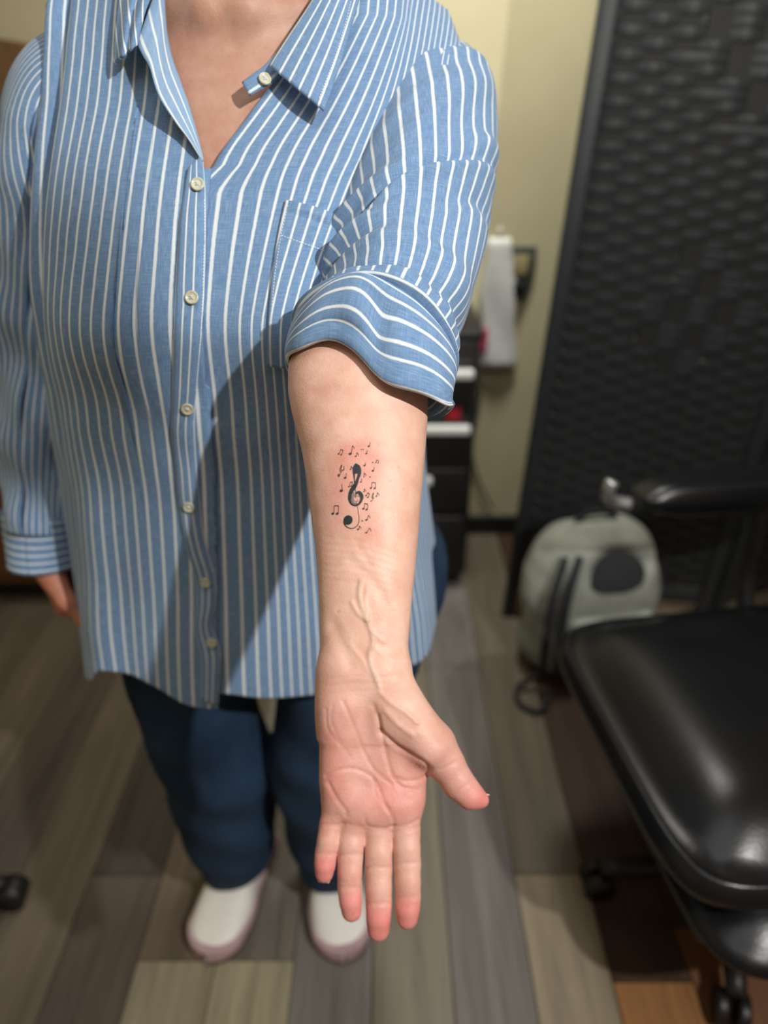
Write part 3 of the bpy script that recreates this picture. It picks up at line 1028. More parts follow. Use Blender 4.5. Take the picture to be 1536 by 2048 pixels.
# upper arms
SH_L = np.array([0.030, 0.045, 1.235])
EL_L = at_depth(722, 690, 0.585)
bd.capsule((NX + 0.09, 0.08, 1.285), SH_L, 0.05, 0.048, 0.03)
bd.capsule(SH_L, EL_L, 0.036, 0.034, 0.02)
SH_R = np.array([-0.295, 0.085, 1.245])
EL_R = np.array([-0.408, 0.075, 1.02])
WR_R = np.array([-0.436, -0.005, 0.775])
bd.capsule((NX - 0.09, 0.085, 1.28), SH_R, 0.045, 0.042, 0.03)
bd.capsule(SH_R, EL_R, 0.042, 0.040, 0.03)
bd.capsule(EL_R, WR_R, 0.046, 0.027, 0.03)
BV, BQ = bd.mesh(2)
# right hand in a finer field
hf = Field((-0.52, -0.12, 0.58), (-0.26, 0.14, 0.82), 0.0024)
W = WR_R
dn = np.array([0.14, 0.10, -0.98]); dn /= np.linalg.norm(dn)
sd = np.array([0.20, -0.93, -0.2]); sd /= np.linalg.norm(sd)      # towards the thumb
nm = np.cross(dn, sd)
hf.capsule(EL_R + (W - EL_R) * 0.8, W, 0.031, 0.026, 0.01)
for k, (o_, ln) in enumerate(((-0.030, 0.076), (-0.010, 0.084), (0.010, 0.084), (0.030, 0.080))):
    hf.capsule(W + sd * o_ * 0.6 + dn * 0.012, W + sd * o_ + dn * ln, 0.015, 0.012, 0.014)
palm = hf.F.copy()
out = palm.copy()
for k, (o_, l0, l1, l2, l3) in enumerate(((-0.030, 0.076, 0.030, 0.018, 0.016), (-0.010, 0.084, 0.038, 0.024, 0.018), (0.010, 0.084, 0.040, 0.025, 0.018), (0.030, 0.080, 0.036, 0.022, 0.017))):
    p = W + sd * o_ + dn * l0
    hf.F = np.full_like(palm, 0.2)
    ang = 0.75 + 0.12 * (3 - k) * 0.5
    for l_, da, rr in ((l1, 0.95, 0.0095), (l2, 0.8, 0.0082), (l3, 0.3, 0.0072)):
        q = p + (dn * math.cos(ang) - nm * math.sin(ang)) * l_
        hf.capsule(p, q, rr + 0.0006, rr - 0.0004, 0.005)
        p = q; ang += da
    out = np.minimum(out, Field.smin(palm, hf.F, 0.008))
hf.F = np.full_like(palm, 0.2)
p0 = W + sd * 0.022 + dn * 0.022
p1 = p0 + sd * 0.026 + dn * 0.034 - nm * 0.014
p2 = p1 + sd * 0.006 + dn * 0.030 - nm * 0.012
p3 = p2 + dn * 0.024
hf.capsule(p0, p1, 0.015, 0.012, 0.008); hf.capsule(p1, p2, 0.011, 0.010, 0.006); hf.capsule(p2, p3, 0.010, 0.008, 0.006)
hf.F = np.minimum(out, Field.smin(palm, hf.F, 0.012))
RV, RQ = hf.mesh(2)

# ------------------------------------------------------------------ left forearm and hand, fine field in a frame along the view of the palm
TC = [(560, 0.600), (640, 0.590), (740, 0.575), (1000, 0.550), (1200, 0.530), (1340, 0.518), (1450, 0.512), (1640, 0.500), (1880, 0.488)]
B3 = np.stack([RIGHT, UP, -FWD])          # rows: local axes in world coordinates


def tc(py):
    return float(np.interp(py, [a for a, _ in TC], [b for _, b in TC]))


def L(px, py, dt=0.0):
    """local hand point; dt > 0 comes towards the viewer (metres)"""
    t = tc(py) - dt
    return np.array([(px - 768) / F_PX * t, (1024 - py) / F_PX * t, -t])


ARM = [(600, 668, 812), (650, 618, 838), (690, 588, 850), (740, 577.5, 853), (780, 577, 855), (820, 583, 855.5), (860, 593, 853.5), (900, 603.5, 850.5), (950, 612, 846.5),
       (1000, 619, 842), (1050, 625, 838), (1100, 631, 834), (1150, 635, 829), (1200, 638, 824), (1250, 639, 820), (1300, 641, 816), (1340, 642, 816), (1400, 650, 806), (1470, 668, 790)]
ay = np.array([L(0, r[0])[1] for r in ARM])
ac = np.array([(L(r[1], r[0])[0] + L(r[2], r[0])[0]) / 2 for r in ARM])
aw = np.array([(L(r[2], r[0])[0] - L(r[1], r[0])[0]) / 2 for r in ARM])
az = np.array([L(0, r[0])[2] for r in ARM])
ab = np.interp([r[0] for r in ARM], [600, 680, 740, 860, 1000, 1150, 1300, 1400, 1470], [0.030, 0.040, 0.042, 0.039, 0.034, 0.027, 0.0205, 0.0165, 0.009])
hh = 0.00125
hd = Field((-0.085, -0.300, -0.66), (0.095, 0.175, -0.44), hh)
s = hd.sl((-0.09, ay.min() - 0.002, -0.66), (0.09, ay.max(), -0.45), 0.0)
x, y, z = hd.xyz(s)
yy = np.asarray(y[0, :, 0], float)
o_ = np.argsort(ay)
f1 = lambda v: pchip(yy, list(zip(ay[o_], v[o_])))
c_, w_, z_, bb_ = (f1(v)[None, :, None] for v in (ac, aw, az, ab))
q_ = (np.abs((x - c_) / w_) ** 2.15 + np.abs((z - z_) / bb_) ** 2.15) ** (1 / 2.15)
d_ = (q_ - 1) * np.minimum(w_, bb_)
d_ = np.maximum(d_, ay.min() - y)
hd.F[s] = hd.smin(hd.F[s], d_.astype(np.float32), 0.0)
# metacarpals and pads
hd.capsule(L(690, 1350, 0.0), L(680, 1430, 0.0), 0.018, 0.0135, 0.012)
hd.capsule(L(765, 1350, 0.0), L(775, 1430, 0.0), 0.018, 0.0135, 0.012)
for (x0, y0), (x1, y1), r0, r1 in (((684, 1380), (679, 1595), 0.0135, 0.0112), ((712, 1380), (712, 1618), 0.0135, 0.0118),
                                   ((742, 1380), (758, 1622), 0.0135, 0.0120), ((772, 1385), (808, 1612), 0.0135, 0.0115)):
    hd.capsule(L(x0, y0, -0.003), L(x1, y1, -0.001), r0, r1, 0.012)
hd.capsule(L(682, 1420, 0.006), L(674, 1560, 0.004), 0.0132, 0.0105, 0.012)          # hypothenar
hd.capsule(L(800, 1420, 0.008), L(858, 1496, 0.010), 0.0165, 0.0135, 0.012)          # thenar
hd.capsule(L(785, 1400, 0.002), L(872, 1488, 0.002), 0.0165, 0.0135, 0.010)
for px, py in ((690, 1602), (734, 1622), (783, 1618)):
    hd.ellipsoid(L(px, py, 0.007), (0.010, 0.009, 0.007), 0.008)
hd.capsule(L(832, 1510, -0.004), L(826, 1590, -0.002), 0.008, 0.0078, 0.012)         # thumb web
palm = hd.F.copy()
out = palm.copy()
FING = [  # joints (px, py, towards viewer), radii
    ([(677, 1590, 0.001), (662, 1650, 0.003), (652, 1708, 0.004), (648.5, 1747, 0.004)], [0.0098, 0.0078, 0.0072, 0.0064]),
    ([(710, 1615, 0.001), (704, 1660, 0.003), (700.5, 1715, 0.005), (699, 1775, 0.006), (703, 1822, 0.006)], [0.0105, 0.0089, 0.0084, 0.0078, 0.0070]),
    ([(757, 1622, 0.001), (757, 1670, 0.002), (757.5, 1737, 0.004), (758, 1808, 0.005), (757, 1859, 0.005)], [0.0108, 0.0092, 0.0089, 0.0083, 0.0076]),
    ([(808, 1612, 0.001), (812, 1662, 0.002), (815, 1728, 0.004), (816.5, 1795, 0.005), (814.5, 1836, 0.005)], [0.0112, 0.0096, 0.0089, 0.0081, 0.0073]),
]
for J, Rr in FING:
    P_ = [L(*j) for j in J]
    lo = np.min(P_, axis=0) - 0.02; hi = np.max(P_, axis=0) + 0.02
    s = hd.sl(lo, hi, 0.0)
    sub_f = Field((0, 0, 0), (0, 0, 0), hh)
    sub_f.ax = [hd.ax[i][s[i]] for i in range(3)]
    sub_f.lo = np.array([float(a[0]) for a in sub_f.ax]); sub_f.n = np.array([len(a) for a in sub_f.ax])
    sub_f.F = np.full(sub_f.n, 0.2, dtype=np.float32)
    for i in range(len(P_) - 1):
        sub_f.capsule(P_[i], P_[i + 1], Rr[i], Rr[i + 1], 0.003, ((0, 0, 1), 0.92))
        if i > 0:   # soft pad on each segment
            c = (P_[i] + P_[i + 1]) / 2 + np.array([0, 0, 0.0022])
            sub_f.ellipsoid(c, (Rr[i] * 0.86, abs(P_[i][1] - P_[i + 1][1]) * 0.42, Rr[i] * 0.80), 0.004)
    out[s] = np.minimum(out[s], Field.smin(palm[s], sub_f.F, 0.006))
hd.F = out
TH = [L(868, 1486, 0.002), L(893, 1528, 0.003), L(917, 1566, 0.003), L(940, 1590, 0.003), L(962, 1600, 0.002)]
TR = [0.0138, 0.0122, 0.0106, 0.0090, 0.0058]
for i in range(4):
    hd.capsule(TH[i], TH[i + 1], TR[i], TR[i + 1], 0.005)
HV, HQ = hd.mesh(3)
# relief: creases engraved, veins and tendons raised, on the side that faces the viewer
HN = vnormals(HV, HQ)
t_ = -HV[:, 2]
PX = np.stack([768 + F_PX * HV[:, 0] / t_, 1024 - F_PX * HV[:, 1] / t_], -1)
front = np.clip((HN[:, 2] + 0.05) / 0.4, 0, 1)
disp = np.zeros(len(HV))


PXLIM = True


def cr(pts, depth, width, n=24):
    global disp
    d = seg_dist(PX, smooth_path(pts, n))
    if depth > 0 and PXLIM: depth, width = depth * 0.85, width * 0.78
    disp -= depth * np.exp(-(d / width) ** 2)


def crop(pts, s=2.925, ox=600, oy=1200):
    return [(ox + x / s, oy + y / s) for x, y in pts]


# palm lines
cr(crop([(455, 680), (480, 800), (515, 950), (545, 1040), (600, 1095), (690, 1115)]), 0.0013, 5)
cr(crop([(470, 770), (560, 850), (650, 905), (725, 955), (755, 985)]), 0.0024, 6)
cr(crop([(430, 620), (455, 700), (470, 790)]), 0.0012, 7)
cr(crop([(250, 590), (315, 740), (370, 880), (440, 1000), (540, 1080)]), 0.0009, 4)
cr(crop([(150, 1030), (210, 1000), (300, 985), (380, 1010), (440, 1060), (500, 1200), (548, 1290), (545, 1335)]), 0.0011, 4)
cr(crop([(165, 1070), (215, 1165), (268, 1235), (270, 1260)]), 0.0012, 4.5)
cr(crop([(380, 1270), (390, 1320), (460, 1335), (540, 1335)]), 0.0010, 4)
cr(crop([(430, 1060), (450, 1150), (520, 1230)]), 0.0006, 3.5)
cr(crop([(560, 1040), (640, 1060), (720, 1040), (750, 1000)]), 0.0010, 4)
cr(crop([(590, 1110), (650, 1150), (700, 1140)]), 0.0007, 4)
cr(crop([(190, 620), (180, 700), (230, 820), (300, 930)]), 0.0005, 4)
cr(crop([(150, 640), (165, 760), (235, 850)]), 0.0006, 4)
cr(crop([(530, 1330), (620, 1320), (695, 1285)]), 0.0010, 4)
for k in range(5):   # small folds at the thumb web
    cr(crop([(690 + 14 * k, 940 + 18 * k), (660 + 16 * k, 985 + 16 * k)]), 0.0006, 2.6)
# finger creases
for (a, b), dep in ((((640, 1648), (688, 1650)), 0.0009), (((633, 1706), (672, 1708)), 0.0007),
                    (((678, 1710), (727, 1708)), 0.0008), (((677, 1775), (722, 1774)), 0.0007), (((684, 1645), (730, 1655)), 0.0007),
                    (((731, 1736), (783, 1734)), 0.0009), (((732, 1807), (783, 1806)), 0.0008), (((732, 1660), (782, 1662)), 0.0008),
                    (((789, 1728), (841, 1724)), 0.0008), (((794, 1796), (840, 1792)), 0.0007), (((786, 1664), (838, 1652)), 0.0006)):
    cr([a, b], dep, 3.2, 4)
    cr([(a[0], a[1] + 5), (b[0], b[1] + 5)], dep * 0.5, 2.5, 4)
cr([(880, 1540), (930, 1515)], 0.0007, 4, 4)
cr([(905, 1590), (945, 1562)], 0.0006, 3.5, 4)
# wrist folds
for yw, dd in ((1352, 0.0003), (1366, 0.00035), (1382, 0.0003)):
    cr([(660, yw + 6), (710, yw), (770, yw + 2), (815, yw - 8)], dd, 3.5)
for k in range(7):
    yw = 1075 + 14 * k
    cr([(650, yw), (720, yw + 8), (800, yw + 34)], 0.00022, 4)
# veins and tendons (raised)
for pts, dep, wd in (
    ([(722, 1160), (718, 1185), (722, 1212), (734, 1240), (741, 1262), (745, 1285), (738, 1308), (741, 1330), (750, 1352), (757, 1372)], 0.0013, 4.2),
    ([(704, 1205), (716, 1226), (733, 1241)], 0.0012, 4.0),
    ([(736, 1222), (734, 1240)], 0.0008, 4.0),
    ([(744, 1262), (756, 1275), (768, 1284)], 0.0009, 3.6),
    ([(700, 1290), (722, 1318), (735, 1340)], 0.0006, 4.0),
    ([(735, 1175), (730, 1200), (734, 1225)], 0.0008, 4.0),
    ([(745, 1290), (765, 1310), (790, 1320)], 0.0004, 4.0),
    ([(760, 1385), (785, 1408), (812, 1425), (834, 1446)], 0.0011, 4.6),
    ([(770, 1420), (795, 1448), (825, 1470)], 0.0009, 5.0),
    ([(700, 1120), (735, 1150), (770, 1200), (790, 1250)], -0.0010, 14),
    ([(710, 1080), (740, 1130)], -0.0007, 10),
    ([(668, 1250), (700, 1330)], -0.0012, 16),
    ([(632, 790), (668, 780)], -0.0010, 16)):
    cr(pts, -dep, wd)
disp += 0.00012 * wnoise(HV, 260, 11, 2)
HV = HV + HN * (disp * front)[:, None]
HN = vnormals(HV, HQ)
HW = CAM + HV @ B3

# skin colours (pigment only)
c_arm = np.array(srgb(240, 200, 180)[:3]); c_palm = np.array(srgb(220, 170, 156)[:3]); c_tip = np.array(srgb(228, 144, 138)[:3])
c_pale = np.array(srgb(240, 200, 182)[:3]); c_red = np.array(srgb(226, 128, 122)[:3]); c_vein = np.array(srgb(200, 182, 164)[:3])
colH = np.tile(c_arm, (len(HV), 1))


def blend(col, c, w):
    return col + (c - col) * w[:, None]


pw = np.clip((PX[:, 1] - 1330 - 40 * np.sin(PX[:, 0] / 60)) / 150, 0, 1)
colH = blend(colH, c_palm, pw * (0.55 + 0.45 * front))
g = lambda cx, cy, rx, ry: np.exp(-(((PX[:, 0] - cx) / rx) ** 2 + ((PX[:, 1] - cy) / ry) ** 2))
colH = blend(colH, c_red, 0.34 * np.clip(g(770, 1605, 70, 38) + g(660, 1540, 30, 70) + 0.6 * g(790, 1570, 50, 40), 0, 1))
colH = blend(colH, c_pale, 0.5 * g(800, 1440, 60, 50))
fp = np.clip((PX[:, 1] - 1650) / 30, 0, 1) * (PX[:, 0] < 850)
colH = blend(colH, c_pale, 0.45 * fp)
for cx, cy in ((648, 1745), (703, 1815), (757, 1850), (815, 1830), (960, 1602)):
    colH = blend(colH, c_tip, 0.85 * np.clip(1.6 * g(cx, cy, 34, 34), 0, 1))
colH = blend(colH, c_palm, 0.5 * g(920, 1570, 40, 50))
colH = blend(colH, c_red, 0.42 * np.clip(g(705, 905, 34, 24) + g(735, 930, 34, 34) + 0.7 * g(705, 990, 45, 70) + 0.8 * g(748, 1065, 26, 22) + 0.5 * g(670, 1000, 26, 60), 0, 1))
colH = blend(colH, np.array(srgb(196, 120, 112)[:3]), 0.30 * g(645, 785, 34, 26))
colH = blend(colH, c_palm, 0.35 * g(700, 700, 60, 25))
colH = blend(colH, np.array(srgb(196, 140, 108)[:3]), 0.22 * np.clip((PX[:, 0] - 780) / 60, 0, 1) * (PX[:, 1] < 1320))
vein_d = seg_dist(PX, smooth_path([(722, 1160), (718, 1185), (722, 1212), (734, 1240), (741, 1262), (745, 1285), (738, 1308), (741, 1330), (750, 1352), (757, 1372)], 40))
colH = blend(colH, c_vein, 0.5 * np.exp(-(vein_d / 5) ** 2))
c_chest = np.array(srgb(204, 162, 140)[:3])
colB = np.tile(c_chest, (len(BV), 1))
rd = np.clip(wnoise(BV, 60, 5), 0, 1)
colB = blend(colB, np.array(srgb(200, 138, 118)[:3]), 0.4 * rd)
colR = np.tile(np.array(srgb(206, 142, 118)[:3]), (len(RV), 1))
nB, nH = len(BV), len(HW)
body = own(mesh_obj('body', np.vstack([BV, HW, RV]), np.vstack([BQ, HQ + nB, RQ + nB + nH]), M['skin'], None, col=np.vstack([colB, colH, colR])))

# ------------------------------------------------------------------ draping helpers
class Drape:
    def __init__(self, V, Q, UV=None):
        self.V = np.asarray(V); self.T = np.vstack([Q[:, [0, 1, 2]], Q[:, [0, 2, 3]]])
        self.bvh = BVHTree.FromPolygons([tuple(v) for v in self.V], [tuple(int(i) for i in t) for t in self.T])
        self.UV = UV

    def hit(self, px, py, off=0.0, toward=False):
        r = ray(px, py); r = r / np.linalg.norm(r)
        loc, nrm, idx, d = self.bvh.ray_cast(Vector(CAM), Vector(r))
        if loc is None: return None
        n = np.array(nrm)
        if n @ r > 0: n = -n
        p = np.array(loc)
        uv = None
        if self.UV is not None:
            a, b, c = (self.V[i] for i in self.T[idx])
            v0, v1, v2 = b - a, c - a, p - a
            d00, d01, d11, d20, d21 = v0 @ v0, v0 @ v1, v1 @ v1, v2 @ v0, v2 @ v1
            den = d00 * d11 - d01 * d01 + 1e-20
            w1, w2 = (d11 * d20 - d01 * d21) / den, (d00 * d21 - d01 * d20) / den
            ua, ub, uc = (self.UV[i] for i in self.T[idx])
            uv = ua * (1 - w1 - w2) + ub * w1 + uc * w2
        return (p - r * off if toward else p + n * off), n, uv

    def patch(self, left, right, n, m, off, uvfun=None, toward=False):
        """grid between two pixel polylines laid on the surface; off(v,u) in metres"""
        A, B = smooth_path(left, n), smooth_path(right, n)
        P = np.zeros((n, m, 3)); U = np.zeros((n, m, 2)); last = None
        for i in range(n):
            for j in range(m):
                u = j / (m - 1)
                q = A[i] * (1 - u) + B[i] * u
                h_ = self.hit(q[0], q[1], off(i / (n - 1), u), toward)
                if h_ is None: h_ = last
                last = h_
                P[i, j] = h_[0]
                U[i, j] = uvfun(i / (n - 1), u) if uvfun else h_[2]
        return P, U

    def ribbon(self, pts, width, off, n):
        """strip of given pixel width(s) along a pixel path -> verts, faces"""
        C = smooth_path(pts, n)
        Wd = np.interp(np.linspace(0, 1, n), np.linspace(0, 1, len(width)), width) if hasattr(width, '__len__') else np.full(n, width)
        T = np.gradient(C, axis=0); T /= np.linalg.norm(T, axis=1)[:, None] + 1e-9
        Nn = np.stack([-T[:, 1], T[:, 0]], -1)
        V, Fc = [], []
        k = 2 if Wd.max() < 5 else 5
        for i in range(n):
            for j in range(k):
                q = C[i] + Nn[i] * Wd[i] * (j / (k - 1) - 0.5)
                h_ = self.hit(q[0], q[1], off)
                V.append(h_[0] if h_ else V[-1])
        return np.array(V), grid_faces(n, k)

    def blob(self, c, rx, ry, off, rot=0.0, n=14):
        V = [self.hit(c[0], c[1], off)[0]]
        rings = (0.5, 1.0)
        for f in rings:
            for i in range(n):
                a = 2 * math.pi * i / n
                dx, dy = rx * f * math.cos(a), ry * f * math.sin(a)
                q = (c[0] + dx * math.cos(rot) - dy * math.sin(rot), c[1] + dx * math.sin(rot) + dy * math.cos(rot))
                V.append(self.hit(q[0], q[1], off)[0])
        Fc = [(0, 1 + i, 1 + (i + 1) % n) for i in range(n)]
        Fc += [(1 + i, 1 + n + i, 1 + n + (i + 1) % n, 1 + (i + 1) % n) for i in range(n)]
        return np.array(V), Fc


class Acc:
    def __init__(self): self.V = []; self.F = []; self.n = 0
    def add(self, VF):
        V, Fc = VF
        self.V.append(V); self.F += [tuple(int(i) + self.n for i in f) for f in Fc]; self.n += len(V)
    def obj(self, name, mat, parent):
        return sub_keep(mesh_obj(name, np.vstack(self.V), self.F, mat), parent)


def sub_keep(o, parent):
    o.parent = parent      # the parent's own world matrix is the identity
    return o


bpy.context.view_layer.update()
arm_dr = Drape(HW, HQ)

# ------------------------------------------------------------------ tattoo
def tp(pts): return [(650 + x / 8.905, 860 + y / 8.905) for x, y in pts]
OFF = 0.00022
clef, fine, grey = Acc(), Acc(), Acc()
K = 8.905
clef.add(arm_dr.ribbon(tp([(548, 598), (520, 670), (516, 750), (520, 830), (524, 900), (532, 965)]), [w / K for w in (14, 46, 46, 30, 16, 22)], OFF, 40))
clef.add(arm_dr.ribbon(tp([(546, 598), (590, 650), (612, 720), (608, 800), (584, 870), (556, 950), (515, 1020), (470, 1090), (443, 1170), (440, 1250), (475, 1318), (540, 1345), (605, 1315), (645, 1250), (652, 1180), (622, 1125), (580, 1115), (548, 1140)]),
                       [w / K for w in (14, 66, 70, 58, 46, 58, 74, 76, 70, 62, 46, 34, 34, 36, 50, 70, 66, 26)], OFF, 140))
clef.add(arm_dr.blob(tp([(555, 690)])[0], 52 / K, 92 / K, OFF, 0.0, 18))
clef.add(arm_dr.ribbon(tp([(540, 1000), (545, 1100), (552, 1210)]), 10 / K, OFF + 0.0001, 20))
clef.add(arm_dr.ribbon(tp([(560, 1270), (580, 1380), (600, 1500), (606, 1620), (572, 1705), (500, 1752), (425, 1745), (362, 1700), (334, 1630)]), [w / K for w in (9, 9, 9, 10, 12, 15, 17, 20, 26)], OFF, 90))
clef.add(arm_dr.blob(tp([(412, 1605)])[0], 80 / K, 88 / K, OFF, 0.5, 20))
sp = [(560 + (22 + 9.5 * a) * math.cos(a), 1238 + (22 + 9.5 * a) * math.sin(a)) for a in np.linspace(0, 6.6, 22)]
grey.add(arm_dr.ribbon(tp(sp), 13 / K, OFF, 60))
grey.add(arm_dr.ribbon(tp([(505, 1150), (480, 1220), (500, 1290), (560, 1320)]), 26 / K, OFF * 0.9, 30))
grey.add(arm_dr.ribbon(tp([(500, 1100), (515, 1140), (530, 1180)]), 18 / K, OFF * 1.2, 10))


def note(x, y, hgt, lean=0.0, flag=0, head=20, acc=fine, w=9):
    """single note: head at x,y, stem up"""
    acc.add(arm_dr.blob(tp([(x, y)])[0], head / K * 1.15, head / K * 0.85, OFF, -0.4))
    tx = x + head * 0.8
    top = (tx + lean, y - hgt)
    acc.add(arm_dr.ribbon(tp([(tx, y), top]), w / K, OFF, 8))
    if flag:
        acc.add(arm_dr.ribbon(tp([top, (top[0] + 14, top[1] + 22), (top[0] + 30, top[1] + 40), (top[0] + 24, top[1] + 66)]), [w / K * 1.3, w / K * 1.3, w / K, w / K * 0.6], OFF, 12))


def pair(x, y, gap, hgt, slope=0.0, lean=0.0, head=20, w=9):
    note(x, y, hgt, lean, 0, head, fine, w)
    note(x + gap, y + slope, hgt, lean, 0, head, fine, w)
    fine.add(arm_dr.ribbon(tp([(x + head * 0.8 + lean, y - hgt), (x + gap + head * 0.8 + lean, y + slope - hgt)]), w * 1.9 / K, OFF, 8))


def mini_clef(x, y, s):
    pts = [(0, 60), (18, 20), (20, -10), (8, 10), (-12, 60), (-18, 100), (8, 120), (26, 100), (8, 80), (-2, 95)]
    fine.add(arm_dr.ribbon(tp([(x + a * s, y + b * s) for a, b in pts]), 8 / K, OFF, 40))
    fine.add(arm_dr.ribbon(tp([(x + 12 * s, y - 10 * s), (x + 2 * s, y + 70 * s), (x - 6 * s, y + 150 * s), (x - 30 * s, y + 170 * s)]), 8 / K, OFF, 20))
    fine.add(arm_dr.blob(tp([(x - 34 * s, y + 165 * s)])[0], 16 * s / K, 14 * s / K, OFF))


pair(245, 425, 45, 75, 15, 25, 15, 8)
note(450, 425, 150, 20, 1, 26, fine, 10)
note(548, 470, 70, 10, 1, 15, fine, 8)
note(735, 420, 60, 5, 0, 16); note(780, 290, 70, 8, 0, 20)
for q in ((650, 350), (682, 350)): fine.add(arm_dr.blob(tp([q])[0], 8 / K, 11 / K, OFF, 0.3))
pair(905, 580, 38, 45, 8, 0, 12, 8); fine.add(arm_dr.blob(tp([(850, 578)])[0], 13 / K, 13 / K, OFF))
note(705, 632, 50, 2, 0, 18); note(852, 728, 68, 6, 0, 20)
mini_clef(282, 630, 1.0); note(328, 712, 70, 0, 0, 14); note(360, 852, 85, 0, 0, 22)
fine.add(arm_dr.blob(tp([(246, 815)])[0], 18 / K, 22 / K, OFF))
note(452, 705, 60, 4, 1, 12); note(690, 840, 80, 4, 1, 8)
fine.add(arm_dr.blob(tp([(802, 838)])[0], 14 / K, 13 / K, OFF)); note(640, 925, 60, 4, 0, 14)
pair(425, 1010, 42, 75, -10, 14, 14, 9)
note(292, 1082, 120, -18, 0, 28, fine, 9)
pair(818, 1035, 66, 100, 5, 0, 20, 9)
note(692, 1100, 55, -2, 1, 11); pair(730, 1170, 32, 55, 30, 18, 15, 9)
mini_clef(850, 1125, 0.85); note(915, 1180, 68, 5, 1, 14)
pair(685, 1402, 56, 95, 15, 4, 20, 10)
pair(142, 1490, 78, 140, 0, 4, 24, 9)
fine.add(arm_dr.blob(tp([(665, 1617)])[0], 14 / K, 14 / K, OFF)); note(738, 1602, 85, 20, 1, 20)
note(590, 1770, 65, 10, 1, 18); note(733, 1830, 85, 45, 1, 16)
tat = clef.obj('tattoo', M['ink'], body)
tat['label'] = 'dark treble clef tattoo on the inner forearm'
o = fine.obj('tattoo_notes', M['ink_fine'], body); o['label'] = 'small music notes scattered around the treble clef'
grey.obj('tattoo_shading', M['ink_grey'], body)

# nails
def nail(c, axis, out_, w, l_):
    axis = np.array(axis, float); axis /= np.linalg.norm(axis)
    out_ = np.array(out_, float); out_ -= axis * (out_ @ axis); out_ /= np.linalg.norm(out_)
    sdv = np.cross(axis, out_)
    n = 9
    P = np.zeros((n, n, 3))
    for i in range(n):
        for j in range(n):
            v = i / (n - 1) - 0.5; u = (j / (n - 1) - 0.5) * (1 - 0.35 * max(0, v) ** 2 * 4)
            P[i, j] = np.array(c) + axis * l_ * v + sdv * w * math.sin(u * 2.2) / 1.78 * 1.0 + out_ * (w * 0.42 * (math.cos(u * 2.2) - 1) - 0.0006 * v)
    return sub_keep(grid_obj('nail', CAM + P @ B3, M['nail'], solid=0.0006), body)


nail(L(957, 1592, 0.0) + np.array([0.0008, 0.0022, -0.0012]), TH[4] - TH[3] + np.array([0.002, 0.0006, 0]), (-0.2, 0.8, -0.55), 0.0105, 0.013)
for J, Rr in FING:
    a, b = L(*J[-2]), L(*J[-1])
    ax_ = (b - a) / np.linalg.norm(b - a)
    nail(b + ax_ * 0.0025 + np.array([0, 0, -Rr[-1] * 0.86]), ax_, (0, 0, -1), Rr[-1] * 1.5, 0.012)
# ------------------------------------------------------------------ shirt
HEM = [(-180, 0.60), (-120, 0.60), (-95, 0.60), (-70, 0.615), (-50, 0.63), (-38, 0.665), (-20, 0.652), (-8, 0.637), (0, 0.632), (0.5, 0.652), (10, 0.645), (25, 0.640), (50, 0.650), (75, 0.69), (95, 0.735), (120, 0.68), (150, 0.62), (180, 0.60)]
V_POLY = np.array([(426, 338), (402, 338), (378, 215), (345, 120), (330, 60), (328, -200), (660, -200), (602, 38), (562, 110), (534, 154), (486, 194), (448, 244)], float)


def inside(poly, q):
    x, y = q[..., 0], q[..., 1]
    c = np.zeros(x.shape, bool)
    for (x1, y1), (x2, y2) in zip(poly, np.roll(poly, -1, axis=0)):
        k = ((y1 > y) != (y2 > y)) & (x < (x2 - x1) * (y - y1) / (y2 - y1 + 1e-12) + x1)
        c ^= k
    return c


